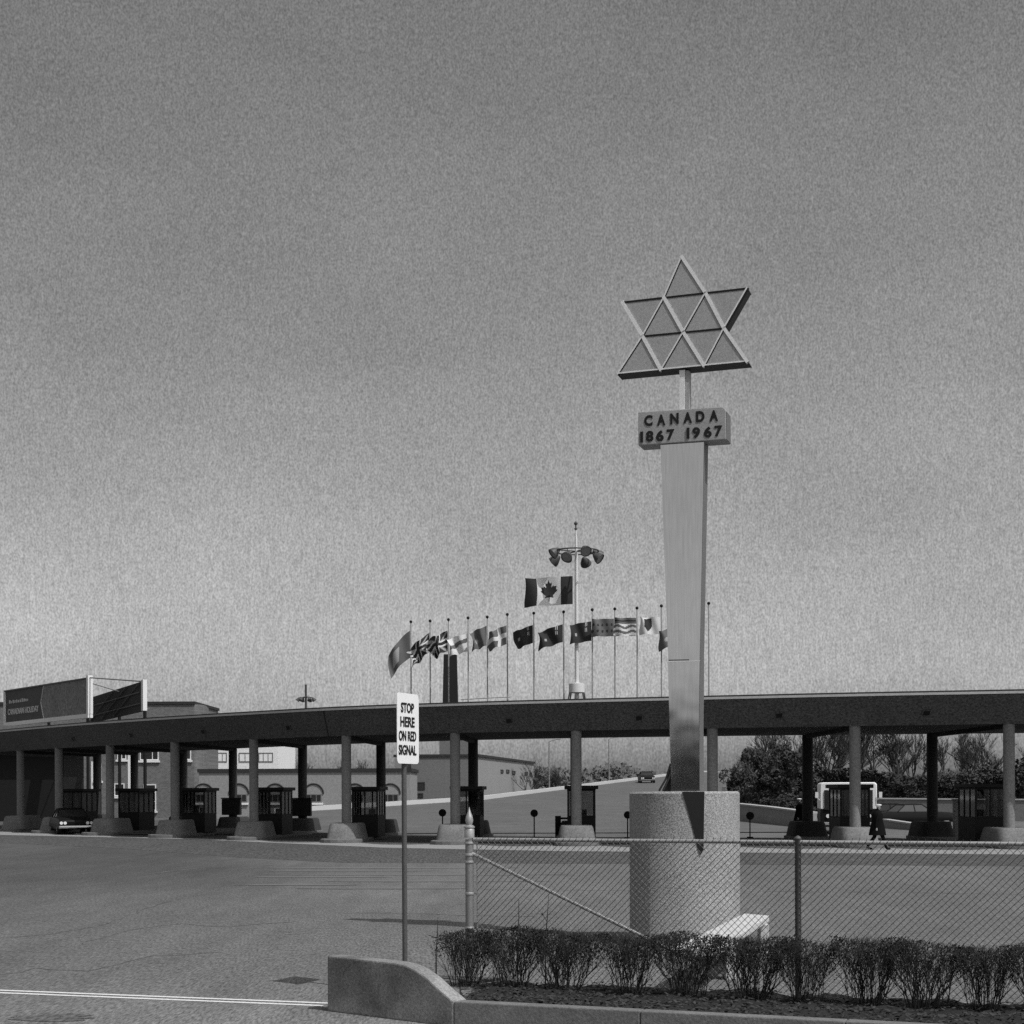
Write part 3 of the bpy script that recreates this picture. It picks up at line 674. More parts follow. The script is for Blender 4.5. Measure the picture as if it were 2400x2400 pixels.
# triangle emblem: four point rows seen in the photo
rows = {0: ((1447, 876), (1751, 847), 0, 3), 1: ((1505, 786.5), (1696, 768), .5, 2.5), 2: ((1458, 707), (1750, 674), 0, 3), 3: ((1597, 600), (1597, 600), 1.5, 1.5)}
def sp(ix, r):
    (x0, y0), (x1, y1), a, b = rows[r]; t_ = 0 if b == a else (ix - a) / (b - a); return fp(x0 + (x1 - x0) * t_, y0 + (y1 - y0) * t_)
def bar(mb, a, b, w, front, depth):
    d_ = (b - a).normalized(); up = d_.cross(NB).normalized() * (w / 2); a = a - d_ * .012; b = b + d_ * .012
    q = [a - up, b - up, b + up, a + up]; q = [p - NB * front for p in q]; mb.prism(q, [p + NB * depth for p in q])
tri = [((0, 0), (1, 0), (.5, 1)), ((1, 0), (2, 0), (1.5, 1)), ((2, 0), (3, 0), (2.5, 1)), ((.5, 1), (1.5, 1), (1, 0)), ((1.5, 1), (2.5, 1), (2, 0)),
       ((0, 2), (1, 2), (.5, 1)), ((1, 2), (2, 2), (1.5, 1)), ((2, 2), (3, 2), (2.5, 1)), ((.5, 1), (1.5, 1), (1, 2)), ((1.5, 1), (2.5, 1), (2, 2)), ((1, 2), (2, 2), (1.5, 3))]
for t3 in tri:
    f_ = [sp(*p) for p in t3]; c_ = sum(f_, Vector()) / 3; f_ = [c_ + (p - c_) * .97 + NB * .012 for p in f_]
    m = MB(); m.prism(f_, [p + NB * .02 for p in f_]); m.build('triangle_panel', M_panel, mon, world=True)
frame = MB(); dk = MB()
for (a, b) in (((0, 2), (1, 0)), ((1, 2), (2, 0)), ((1.5, 3), (3, 0))):
    A = sp(a[0], a[1]); B_ = sp(b[0], b[1]); n_ = int(a[1] - b[1]); pts = [sp(a[0] + .5 * k, a[1] - k) for k in range(n_ + 1)]
    for p, q in zip(pts, pts[1:]): bar(frame, p, q, .052, 0.0, .07)
for (a, b) in (((0, 0), 3), ((1, 0), 2), ((2, 0), 2)):
    pts = [sp(a[0] + .5 * k, k) for k in range(b + 1)]
    for p, q in zip(pts, pts[1:]):
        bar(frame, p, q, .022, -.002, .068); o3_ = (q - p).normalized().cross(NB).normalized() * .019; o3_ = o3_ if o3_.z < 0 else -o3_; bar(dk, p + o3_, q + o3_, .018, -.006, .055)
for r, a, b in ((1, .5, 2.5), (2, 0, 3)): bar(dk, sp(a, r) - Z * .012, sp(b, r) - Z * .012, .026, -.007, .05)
bar(frame, sp(0, 0) + Z * .01, sp(3, 0) + Z * .01, .02, -.004, .06)
dk.build('shadow_bars', M_dark, mon, world=True)  # dark strips painted for the shaded lower faces of the emblem bars
frame.build('emblem_frame', M_star, mon, world=True)
rim = MB()
for a, b in (((0, 0), (3, 0)), ((3, 0), (2.5, 1)), ((2.5, 1), (3, 2)), ((3, 2), (2, 2)), ((2, 2), (1.5, 3)), ((1.5, 3), (1, 2)), ((1, 2), (0, 2)), ((0, 2), (.5, 1)), ((.5, 1), (0, 0))):
    A, B_ = sp(*a), sp(*b); d_ = (B_ - A).normalized(); bar(rim, A, B_, .016, -.012 - .001 * a[1] - .0007 * a[0], .33)
rim.build('emblem_rim', mat('emblem_rim_shade', .035, .6, .2, 3), mon, world=True)  # rim colour darkened for shade on its underside and right side
m = MB(); q = [fp(1573, 1783), fp(1576, 1856), fp(1554, 1856), fp(1563, 1825)]; m.prism([p + NB * .02 for p in q], [p + NB * .2 for p in q]); m.build('flare_plate', mat('dark_foot_steel', .02), mon, world=True)
# dark conduits at the column foot
m = MB()
for k in range(2):
    m.tube([fp(1571 + 3 * k, 1790 + 12 * k) + NB * .02, fp(1562 + 6 * k, 1825) - NB * .03, fp(1549 + 9 * k, 1853) - NB * .12], .016, 8)
m.build('conduit', M_dark, mon, world=True)
# long white bench running back past the drum
be = thing('bench', (2.4, 19.5, 0), 'long white concrete bench beside the drum, half hidden by the hedge', 'bench')
q = [Vector((3.40, 23.15, .5)), Vector((3.70, 22.75, .5)), Vector((2.32, 17.95, .5)), Vector((1.78, 17.95, .5))]
m = MB(); m.prism(q, [p - Z * .09 for p in q]); m.build('seat', mat('bench_concrete', .5, .85, .3, 3, .3, 30), be, world=True, bevel=.012)
for t_ in (.28, .93):
    l_ = q[3].lerp(q[0], t_); r2_ = q[2].lerp(q[1], t_)
    for p_, e_ in ((l_, r2_), (r2_, l_)):
        c_ = p_.lerp(e_, .12); m = MB(); m.box((c_.x, c_.y, .205), (.12, .30, .41)); m.build('leg', mat('bench_concrete', .5), be, world=True, bevel=.01)

# ================================================================== STOP SIGN
SY = 18.0; o = thing('stop_sign', P(948, 1900, SY).xy.to_3d(), 'white sign on a steel post reading stop here on red signal', 'sign')
pb = P(948, 1900, SY)
m = MB(); m.tube([(pb.x, SY, 0), (pb.x - .005, SY, P(0, 1640, SY).z)], .029, 12); m.build('post', M_post, o, world=True, smooth=True)
SD = Vector((.385, .92, 0)).normalized()                      # sign face runs away to the right
SA = Vector((pb.x, SY - .04, 0)) - Vector((SD.y, -SD.x, 0)) * 0.0
SN = Vector((SD.y, -SD.x, 0))                                 # towards viewer's right
SN = SN if SN.y < 0 else -SN
SAx = Vector((pb.x, SY, 0)) + SN * .045
def spx(x, y): return onplane(x, y, SAx, SD)
c_l, c_r = spx(931, 1705), spx(981.5, 1705); wid = (c_r - c_l).length; cc = (c_l + c_r) / 2; zc = spx(948, 1707).z; hg = .80; print('sign width', wid)
outl = []
for sx_, sz_ in ((1, 1), (-1, 1), (-1, -1), (1, -1)):
    for k in range(5):
        a = {(1, 1): 0, (-1, 1): pi / 2, (-1, -1): pi, (1, -1): 1.5 * pi}[(sx_, sz_)] + pi / 2 * k / 4; rr = .05
        outl.append(Vector((cc.x, cc.y, zc)) + SD * (sx_ * (wid / 2 - rr) + rr * cos(a)) + Z * (sz_ * (hg / 2 - rr) + rr * sin(a)))
m = MB(); m.prism(outl, [p - SN * .006 for p in outl]); m.build('sign_plate', M_signw, o, world=True)
m = MB(); zz = Vector((cc.x, cc.y, zc)) + SN * .003
for txt, dz, w_, h_ in (('STOP', .235, .60, .115), ('HERE', .075, .66, .115), ('ON RED', -.085, .80, .115), ('SIGNAL', -.245, .82, .115)):
    put_text(m, txt, zz + Z * dz - SD * .02, SD, Z, SN, wid * w_, h_, .028, depth=.004)
m.build('lettering', M_black, o, world=True)

# ================================================================== MEDIAN: concrete nose block, kerb wall, slab, bed
KA = G(767, 2370); KB = Vector((-.58, 15.42, 0)); kd = (KB - KA).normalized(); kn = Vector((-kd.y, kd.x, 0))
def kp(x, y): return onplane(x, y, KA, kd)
prof = [(767, 2240), (820, 2246), (880, 2252), (925, 2257), (950, 2263), (972, 2273), (1000, 2292), (1030, 2320), (1062, 2347)]
top = [kp(x, y) for x, y in prof]; L_ = (KB - KA).length
fr = [KA.copy()] + top + [Vector((top[-1].x, top[-1].y, 0))]
m = MB(); m.prism(fr, [p + kn * .2 for p in fr]); tag(m.build('nose_block', M_block, bevel=.018), 'low weathered concrete block with curved sloping top ending the median', 'concrete block')
k0 = Vector((top[-1].x, top[-1].y, 0)) + kd * .004; k1 = G(2100, 2400, .25); k1.z = 0; kd2 = (k1 - k0).normalized(); kn2 = Vector((-kd2.y, kd2.x, 0)); ke = k0 + kd2 * 9.5
m = MB(); nseg = 5
for k in range(nseg):
    a = k0.lerp(ke, k / nseg) + kd2 * .004; b = k0.lerp(ke, (k + 1) / nseg) - kd2 * .004
    m.obox(a, b - a, kn2 * .17, Z * .25)
tag(m.build('kerb_wall', M_kerb, bevel=.012), 'low concrete kerb wall along the front of the planting bed', 'kerb')
# fence line
f0 = P(1100, 1963, 17.5); f1 = P(2400, 1970, 15.4); f0.z = f1.z = 0; fd = (f1 - f0).normalized(); fn = Vector((-fd.y, fd.x, 0)); FE = f0 + fd * 7.4
# slab behind the nose block
sl = [KA + kn * .22 + kd * .05, G(806, 2237, .2), G(816, 2227, .2), G(845, 2221, .2), G(1050, 2221, .2), G(1200, 2222, .2), f0 + fd * .3 + fn * .3, k0 + kn2 * .19 - kd * .02]
sl = [Vector((p.x, p.y, .2)) for p in sl]
m = MB(); m.prism(sl, [Vector((p.x, p.y, 0)) for p in sl]); tag(m.build('median_slab', M_slab), kind='structure')
# soil bed
m = MB(); nu, nv = 120, 26
for j in range(nv + 1):
    for i in range(nu + 1):
        u, v = i / nu, j / nv
        a = (k0 + kn2 * .172).lerp(ke + kn2 * .172, u); b = (f0 - fd * .25 + fn * .28).lerp(FE + fd * .5 + fn * .28, u); p = a.lerp(b, v)
        z = .215 - .03 * v + .05 * mnoise.noise(p * 2.2) + .035 * mnoise.noise(p * 9)
        if v < .05: z = min(z, .235)
        if j in (nv,): z = -.01
        m.v.append((p.x, p.y, max(z, .205) if (i == 0 and j < nv) else z))
for j in range(nv):
    for i in range(nu): a = j * (nu + 1) + i; m.f.append((a, a + 1, a + nu + 2, a + nu + 1)); m.mi.append(0)
tag(m.build('soil_bed', M_soil, smooth=True), kind='structure')
m = MB(); rnd = random.Random(3)
for k in range(5200):
    u, v = rnd.random(), rnd.random() ** 1.2 * .95 + .02
    p = (k0 + kn2 * .19).lerp(ke + kn2 * .19, u).lerp((f0 + fn * .25).lerp(FE + fn * .25, u), v); s_ = rnd.uniform(.012, .035)
    p.z = .225 - .03 * v + .05 * mnoise.noise(Vector((p.x, p.y, 0)) * 2.2) + .035 * mnoise.noise(Vector((p.x, p.y, 0)) * 9) + .01
    a = rnd.random() * 6.28; e = Vector((cos(a), sin(a), rnd.uniform(-.5, .5))).normalized() * s_; g_ = Vector((-sin(a), cos(a), rnd.uniform(-.4, .6))).normalized() * s_ * .55
    m.add([p - e, p + g_, p + e, p - g_], [(0, 1, 2, 3)])
tag(m.build('leaf_litter', M_litter, fix=False), 'dry leaf litter scattered over the soil of the bed', 'leaf litter', kind='stuff')

# ================================================================== CHAIN LINK FENCE
fen = thing('chain_link_fence', Vector((f0.x, f0.y, .15)), 'galvanised chain link fence with pointed end post and diagonal brace', 'fence')
RT = 1.79
def fz(x, y): return onplane(x, y, f0, fd)
pr = [(.046, .0), (.046, RT - .02), (.056, RT), (.056, RT + .09), (.05, RT + .1), (.06, RT + .11), (.06, RT + .125), (.03, RT + .14), (.045, RT + .19), (.035, RT + .24), (.012, RT + .30), (.002, RT + .34)]
m = MB(); m.lathe(f0, pr[:2], 20); ep = m.build('end_post', mat('end_post_galvanised', .26, .5, .25, 8, .2, 50, metal=.5), fen, world=True, smooth=True)
m = MB(); m.lathe(f0, pr[2:], 20); fi = m.build('finial', M_galv, ep, smooth=True); fi.data.transform(Matrix.Translation(-fen.location))
for z in (RT - .06, RT - .19, RT - .27, RT - .62, RT - 1.0, RT - 1.3):
    m = MB(); m.lathe(f0 + Z * (z - .012), [(.05, 0), (.054, .004), (.054, .022), (.05, .026)], 20); m.obox(f0 + fd * .045 + Z * (z - .01), fd * .055, fn * .012, Z * .02)
    bd = m.build('clamp_band', M_galv, ep); bd.data.transform(Matrix.Translation(-fen.location))
m = MB(); m.tube([f0 + fd * .05 + Z * (RT - .02), FE + Z * (RT - .02)], .0215, 12); m.build('top_rail', M_galv, fen, world=True, smooth=True)
b0 = fz(1106, 2000); b1 = fz(1520, 2201); m = MB(); m.tube([b0, b1 + (b1 - b0) * .25], .0205, 12); m.build('brace_rail', M_galv, fen, world=True, smooth=True)
lp_ = fz(1870, 1990); lp_.z = 0
for q in (lp_, FE):
    m = MB(); m.lathe(q, [(.033, 0), (.033, RT), (.036, RT + .005), (.038, RT + .02), (.02, RT + .04), (.004, RT + .048)], 16); m.build('line_post', M_post, fen, world=True, smooth=True)
m = MB(); m.tube([f0 + fd * .095 + Z * .2 - fn * .004, f0 + fd * .095 + Z * (RT - .04) - fn * .004], .009, 6); m.build('tension_bar', M_galv, fen, world=True)
# woven mesh
m = MB(); cell = .072; bot = .22; toph = RT - .01; nrow = int((toph - bot) / (cell / 2)); rnd = random.Random(5); Lf = (FE - f0).length
def wire_pt(x, z, off): return f0 + fd * x + Z * z + fn * off + fd * (.006 * sin(z * 7 + x * .9)) + Z * (.004 * sin(x * 3.1))
hh = toph - bot; nw = int((Lf + hh) / cell)
for k in range(nw):
    for fam in (0, 1):
        xb = .1 - (hh if fam == 0 else 0) + k * cell + (0 if fam == 0 else 0)     # foot of the wire on the bottom line
        pts = []
        for j in range(7):
            z_ = hh * j / 6; x_ = xb + z_ if fam == 0 else xb - z_
            pts.append((x_, bot + z_))
        q_ = []
        for (xa, za), (xb_, zb_) in zip(pts, pts[1:]):
            lo, hi = .1, Lf - .02
            if max(xa, xb_) < lo or min(xa, xb_) > hi: continue
            def clip(x, z, x2, z2):
                if x < lo: t_ = (lo - x) / (x2 - x); return lo, z + (z2 - z) * t_
                if x > hi: t_ = (hi - x) / (x2 - x); return hi, z + (z2 - z) * t_
                return x, z
            p_, p2_ = clip(xa, za, xb_, zb_), clip(xb_, zb_, xa, za)
            if not q_: q_.append(p_)
            q_.append(p2_)
        if len(q_) > 1: m.tube([wire_pt(x, z, -.030 if fam == 0 else -.026) for x, z in q_], .0031 if fam == 0 else .0022, 4, cap=False)
    xt = .1 + k * cell
    if xt < Lf: m.tube([wire_pt(xt, toph, -.028), wire_pt(xt + .008, toph + .034, -.026)], .0024, 4)
m.build('mesh_fabric', M_wire, fen, world=True, fix=False, smooth=False)
# ================================================================== CLIPPED HEDGE
def bush_mesh(seed, h=.64):
    rnd = random.Random(seed); m = MB()
    def grow(p, d, r, ln, lev):
        pts = [p]; q = p.copy(); dd = d.copy()
        for k in range(3):
            dd = (dd + Vector((rnd.uniform(-.16, .16), rnd.uniform(-.16, .16), .05))).normalized(); q = q + dd * ln / 3
            if q.z > h + rnd.uniform(-.05, .03): q.z = h + rnd.uniform(-.04, .025)
            pts.append(q.copy())
        m.tube(pts, [r, r * .85, r * .7, r * .5], 3, cap=False)
        if lev > 0 and q.z < h - .02:
            for _ in range(rnd.choice((2, 3, 3)) if lev > 1 else 4):
                a = rnd.uniform(0, 6.28); s_ = rnd.uniform(.25, .65)
                grow(pts[rnd.choice((2, 3))], (dd + Vector((cos(a) * s_, sin(a) * s_, rnd.uniform(-.05, .25)))).normalized(), r * .62, ln * rnd.uniform(.6, .85), lev - 1)
    for k in range(36):
        a = rnd.uniform(0, 6.28); lean = rnd.uniform(.0, .5)
        rb = rnd.uniform(.02, .17); grow(Vector((cos(a) * rb, sin(a) * rb * .6, -.04)), Vector((cos(a) * lean, sin(a) * lean * .7, 1)).normalized(), rnd.uniform(.0045, .009), rnd.uniform(.22, .34), 3)
    lf = MB()
    for k in range(1900):
        x, y = rnd.uniform(-.42, .42), rnd.gauss(0, .12); z = h + .03 * sin(x * 9 + seed) - abs(rnd.gauss(0, .12 + .05 * (1 - abs(x) / .4)))
        if abs(x) > .40 or abs(y) > .27 or z < .12 + .0 * abs(x): continue
        c_ = Vector((x, y, z)); a = Vector((rnd.gauss(0, 1), rnd.gauss(0, 1), rnd.gauss(0, 1))).normalized(); b = a.orthogonal().normalized(); s_ = rnd.uniform(.006, .013)
        lf.add([c_ - a * s_ * 1.4, c_ + b * s_ * .7, c_ + a * s_ * 1.4, c_ - b * s_ * .7], [(0, 1, 2, 3)])
    return m, lf
protos = []
hx = [1092, 1200, 1325, 1478, 1612, 1765, 1890, 2037, 2170, 2310, 2450]
hl = ['at the left end of the hedge around the pointed fence post', 'second from the left, just right of the pointed fence post', 'third from the left, left of the wide light gap', 'under the lower end of the fence brace',
      'standing before the concrete drum', 'before the white slab', 'just right of the middle fence post', 'with a pale triangular gap to its left', 'second from the right edge of the photo', 'at the right edge of the photo, on the darkest soil', 'cut off by the right edge of the photo']
hedge0 = f0 - fn * .42
for k, px in enumerate(hx):
    p = onplane(px, 2300, hedge0, fd); p.z = .17
    if k < 4:
        a, b = bush_mesh(20 + k)
        o = thing('hedge_shrub', p, 'x', 'shrub', 'clipped shrubs of the hedge')
        a.build('stems', M_twig, o, fix=False); b.build('leaves', M_hleaf, o, fix=False); protos.append(o)
    else: o = copy_tree(protos[(k * 2 + 1) % 4], p)
    o['label'] = 'bare flat clipped shrub ' + hl[k]
    o.rotation_euler = (0, 0, atan2(fd.y, fd.x) + (pi if k % 2 else 0)); o.scale = (.95 + .14 * ((k * 7) % 3 - 1), 1.1, 1.0 + .035 * ((k * 5) % 3 - 1))
# loose shoots sticking above the hedge
for px, y0, y1, lean, lb in ((1022, 2230, 2150, 4, 'short pale shoot left of the pointed fence post'), (1213, 2200, 2105, 3, 'thin bare shoot above the hedge under the brace, left one'), (1278, 2200, 2095, 8, 'thin bare shoot with a bud above the hedge under the brace')):
    a = onplane(px, y0, hedge0, fd); b = onplane(px + lean, y1, hedge0, fd); g_ = Vector((a.x, a.y, .2)); m = MB()
    m.tube([g_, a, a.lerp(b, .5) + Vector((.006, 0, 0)), b], [.008, .007, .005, .002], 5)
    if px == 1278: c_ = a.lerp(b, .55) - Vector((.05, 0, 0)); m.tube([c_ - Z * .015, c_, c_ + Z * .015], [.004, .016, .004], 6); m.tube([c_, a.lerp(b, .4)], .003, 4)
    tag(m.build('bare_shoot', M_twig), lb, 'shoot')

# ================================================================== BUILDINGS BEYOND
def facade(name, xl, xr, Y, ztop, depth, ma, lb, cat='building', coping=.25, Yr=None):
    """building whose front runs from pixel xl to xr"""
    a = Vector((ray(xl, 1850)[0] * Y, Y, 0)); Y2 = Yr or Y; b = Vector((ray(xr, 1850)[0] * Y2, Y2, 0)); d_ = (b - a).normalized(); n_ = Vector((-d_.y, d_.x, 0))
    o = thing(name, a, lb, cat); m = MB(); m.obox(a, b - a, n_ * depth, Z * ztop); m.build('wall', ma, o, world=True)
    m = MB(); m.obox(a - d_ * .12 - n_ * .12 + Z * ztop, (b - a) + d_ * .24, n_ * (depth + .24), Z * coping); m.build('coping', M_coping, o, world=True)
    o['_'] = 0; del o['_']
    return o, a, d_, n_
def fwin(o, a, d_, n_, x0, x1, y0, y1, mull=1, frame=M_cream, sill=True, rows=1, gl=None):
    p0 = onplane(x0, y1, a, d_); p1 = onplane(x1, y0, a, d_); w = (p1 - p0).dot(d_); h = p1.z - p0.z
    if w < 0: w = -w
    m = MB(); t_ = .09
    m.obox(p0 - n_ * .06, d_ * t_, n_ * .05, Z * h); m.obox(p0 + d_ * (w - t_) - n_ * .06, d_ * t_, n_ * .05, Z * h)
    m.obox(p0 + d_ * t_ - n_ * .058, d_ * (w - 2 * t_), n_ * .05, Z * t_); m.obox(p0 + d_ * t_ - n_ * .058 + Z * (h - t_), d_ * (w - 2 * t_), n_ * .05, Z * t_)
    for k in range(1, mull + 1): m.obox(p0 + d_ * (w * k / (mull + 1) - .03) - n_ * .056 + Z * t_, d_ * .06, n_ * .04, Z * (h - 2 * t_))
    for k in range(1, rows): m.obox(p0 + d_ * t_ - n_ * .054 + Z * (h * k / rows), d_ * (w - 2 * t_), n_ * .03, Z * .06)
    wf = m.build('window', frame, o, world=True)
    m = MB(); m.obox(p0 + d_ * .02 - n_ * .025 + Z * .02, d_ * (w - .04), n_ * .02, Z * (h - .04)); g = m.build('pane', gl or M_wglass, wf); g.data.transform(Matrix.Translation(-o.location))
    if sill:
        m = MB(); m.obox(p0 - d_ * .12 - n_ * .16 - Z * .2, d_ * (w + .24), n_ * .14, Z * .18); g = m.build('sill', M_cream, wf); g.data.transform(Matrix.Translation(-o.location))
YB1 = 145
brick, a, d_, n_ = facade('brick_building', -60, 455, YB1, P(0, 1652, YB1).z, 12, M_brick, 'grey brick building behind the billboards at the left')
# rounded right corner of the brick block
m = MB(); c_ = Vector((ray(455, 1850)[0] * YB1, YB1 + 2.2, 0)); zt_ = P(0, 1652, YB1).z
q = [c_ + Vector((2.2 * .3 * sin(t_) * 1.0, -2.2 * cos(t_), 0)) for t_ in [pi / 2 * k / 8 for k in range(9)]] + [c_ + Vector((0, 5, 0))]
m.prism([p + Z * (zt_ - .01) for p in q], q); m.build('corner_bay', M_brick, brick, world=True)
for x0, x1, y0, y1, mu in ((275, 296, 1748, 1780, 1), (328, 372, 1740, 1782, 2), (427, 448, 1745, 1781, 1), (268, 292, 1836, 1866, 1), (336, 366, 1838, 1900, 0), (222, 238, 1790, 1830, 0), (170, 186, 1790, 1850, 0), (150, 160, 1790, 1850, 0)):
    fwin(brick, a, d_, n_, x0, x1, y0, y1, mu, rows=3 if y1 - y0 > 45 else 1)
for x0, x1, y0, y1 in ((214, 224, 1785, 1852), (300, 307, 1770, 1850), (190, 195, 1800, 1852)):
    p0 = onplane(x0, y1, a, d_); p1 = onplane(x1, y0, a, d_); m = MB(); m.obox(p0 - n_ * .05, d_ * abs((p1 - p0).dot(d_)), n_ * .04, Z * (p1.z - p0.z)); m.build('pilaster', M_cream, brick, world=True)
# lower dark canopy roof in front of the brick building
YL = 128; m = MB(); p0 = P(-60, 1718, YL); p1 = P(170, 1705, YL); m.obox(Vector((p0.x, YL, p0.z - 1.5)), Vector((p1.x - p0.x, 0, 0)), Vector((0, 8, 0)), Z * (1.5 + .6))
lo = tag(m.build('low_roof', M_wing), 'low grey roof slab just under the lettered billboard', 'roof')
m = MB(); m.obox(Vector((p0.x + 1, YL + 1, -.1)), Vector((p1.x - p0.x - 2, 0, 0)), Vector((0, 6, 0)), Z * (p0.z - 1.4)); g = m.build('wall', M_dark, lo); g.data.transform(Matrix.Translation(-lo.location))

YA = 138
arc, a, d_, n_ = facade('arcade_building', 466, 962, YA, P(0, 1812, YA).z, 10, M_bwall, 'pale single storey building with arched windows seen between the columns', coping=.3)
for k, cx_ in enumerate((477, 560, 645, 735, 832, 915)):
    m = MB(); cpt = onplane(cx_, 1860, a, d_); Rr = .86
    m.tube([cpt - n_ * .03 + d_ * (Rr * cos(t_)) + Z * (Rr * sin(t_)) for t_ in [pi * j / 14 for j in range(15)]], .07, 6)
    ao = m.build('arch', M_coping, arc, world=True)
    fwin(arc, a, d_, n_, cx_ - 19, cx_ + 19, 1861, 1881, 2, frame=M_wing, sill=True)
# paned pale block and sky-lit wall beyond
YP = 175
pale_b, a, d_, n_ = facade('panelled_building', 472, 652, YP, P(0, 1728, YP).z, 14, M_palew, 'very pale building with gridded windows beyond the arched one')
for x0, x1 in ((500, 532), (560, 604), (606, 640)): fwin(pale_b, a, d_, n_, x0, x1, 1764, 1786, 2, frame=M_wing, sill=False, gl=M_palew)
YW = 150
wing, a, d_, n_ = facade('low_wing', 964, 1118, YW, P(0, 1777, YW).z, 9, M_wing, 'long low grey building left of the road with small dark windows', coping=.22)
fwin(wing, a, d_, n_, 953 + 12, 996, 1833, 1851, 3, frame=M_coping, sill=False); fwin(wing, a, d_, n_, 978, 992, 1859, 1869, 0, frame=M_coping, sill=False)
a1 = Vector((ray(1118, 1850)[0] * YW, YW, 0)); b1 = Vector((ray(1252, 1850)[0] * 190, 190, 0)); dd = (b1 - a1).normalized(); nn = Vector((-dd.y, dd.x, 0)); zt_ = P(0, 1777, YW).z
m = MB(); m.obox(a1 + dd * .02, b1 - a1, nn * 8, Z * (zt_ - .01)); m.build('wall', M_bwall, wing, world=True); m = MB(); m.obox(a1 + dd * .15 - nn * .15 + Z * (zt_ - .008), b1 - a1, nn * 8.3, Z * .24); m.build('coping', M_coping, wing, world=True)
for x0, x1, y in ((1173, 1179, 1808), (1186, 1193, 1808), (1200, 1207, 1811), (1230, 1236, 1813), (1241, 1246, 1815)): fwin(wing, a1, dd, nn, x0, x1, y - 4, y + 4, 0, frame=M_coping, sill=False)
# boiler house with the tapering chimney
YC = 165; boil, a, d_, n_ = facade('boiler_house', 1030, 1102, YC, P(0, 1725, YC).z, 8, M_wing, 'dark grey block at the foot of the chimney, mostly behind a column')
c0, c1 = P(1052, 1660, YC + 3), P(1052, 1527, YC + 3); w1 = 15.5 / F * YC * 1.02; w0 = 18.5 / F * YC * 1.02
ch = MB(); rings = []
z0_ = 0; z1_ = c1.z; wb = w1 + (w0 - w1) * (z1_ - 0) / (c1.z - c0.z)
for z, w in ((0, wb), (z1_, w1), (z1_, w1 * .8), (z1_ - .5, w1 * .8)): rings.append([Vector((c1.x + sx * w, YC + 3 + 4 + sy * w, z)) for sx, sy in ((-1, -1), (1, -1), (1, 1), (-1, 1))])
ch.loft(rings); tag(ch.build('chimney', M_black), 'square dark tapering chimney behind the third flagpole', 'chimney')

# ---- billboards
def board(name, lt, rt, lb_, rb, lbl, ma_face, Yl, Yr, front=True):
    A_, B_ = P(*lb_, Yl), P(*rb, Yr); T0, T1 = P(*lt, Yl), P(*rt, Yr); zb = (A_.z + B_.z) / 2; zt_ = (T0.z + T1.z) / 2
    A_.z = B_.z = zb; d_ = (B_ - A_).normalized(); n_ = Vector((-d_.y, d_.x, 0)); n_ = n_ if n_.y > 0 else -n_; w = (B_ - A_).length; h = zt_ - zb
    o = thing(name, Vector((A_.x, A_.y, 0)), lbl, 'billboard', 'pair of roadside billboards')
    return o, A_, d_, n_, w, h
o, A_, d_, n_, w, h = board('billboard', (13, 1620), (205, 1592), (13, 1692), (205, 1676), 'white framed holiday billboard turned to the left above the canopy', None, 137, 122)
m = MB(); m.obox(A_ + n_ * .02, d_ * (w * .48), n_ * .25, Z * h); m.build('dark_panel', M_bill, o, world=True)
# boundary of the picture half bulges
m = MB(); q = [A_ + d_ * (w * (.482 - .0 + .035 * (abs(k - 4) / 4 - .5))) + Z * (h * k / 8) + n_ * .01 for k in range(9)] + [A_ + d_ * w + Z * h + n_ * .01, A_ + d_ * w + n_ * .01]
m.prism(q, [p + n_ * .24 for p in q]); m.build('picture_panel', M_bill2, o, world=True)
m = MB(); m.tube([A_ + d_ * (w * (.482 + .035 * (abs(k - 4) / 4 - .5))) + Z * (h * k / 8) - n_ * .02 for k in range(9)], .05, 5); m.build('curved_edge', M_billt, o, world=True)
m = MB(); m.obox(A_ - d_ * .25 - n_ * .1, d_ * .28, n_ * .4, Z * h); m.obox(A_ - d_ * .25 - n_ * .102 - Z * .3, d_ * (w + .6), n_ * .4, Z * .32); m.obox(A_ + d_ * (w + .02) - n_ * .1, d_ * .35, n_ * .4, Z * (h + .25)); m.build('frame', M_cream, o, world=True)
m = MB(); m.obox(A_ - d_ * .22 - n_ * .09 + Z * h, d_ * (w + .2), n_ * .35, Z * .1); m.build('top_trim', M_wing, o, world=True)
m = MB(); ctr = A_ + d_ * (w * .235) + Z * (h * .33)
put_text(m, 'CANADIAN HOLIDAY', ctr - n_ * .01, d_, Z, -n_, w * .40, h * .19, .02, depth=.04)
m.build('lettering', M_billt, o, world=True)
m = MB(); rnd = random.Random(2)
for k in range(11):
    c_ = A_ + d_ * (w * (.05 + .024 * k)) + Z * (h * .6); m.obox(c_ - n_ * .012, d_ * (w * rnd.uniform(.010, .018)), n_ * .02, Z * (h * rnd.uniform(.07, .11)))
m.build('worn_lettering', M_billt, o, world=True)
for t_ in (.1, .5, .95):
    m = MB(); m.tube([(A_ + d_ * w * t_ + n_ * .4).xy.to_3d(), A_ + d_ * w * t_ + n_ * .4 + Z * h * .9], .13, 8); m.build('support_post', M_dark, o, world=True)
o, A2, d2, n2, w2, h2 = board('billboard', (212, 1608), (334, 1594), (212, 1684), (334, 1679), 'dark back of a billboard with one white edge post and trusses', None, 137, 117)
h2 = P(334, 1594, 117).z - A2.z
m = MB(); m.obox(A2, d2 * w2, n2 * .2, Z * (h2 - .08)); m.build('back_panel', M_coping, o, world=True)
m = MB(); m.obox(A2 + d2 * w2 - n2 * .1, d2 * .7, n2 * .3, Z * h2); m.build('edge_post', M_cream, o, world=True)
m = MB()
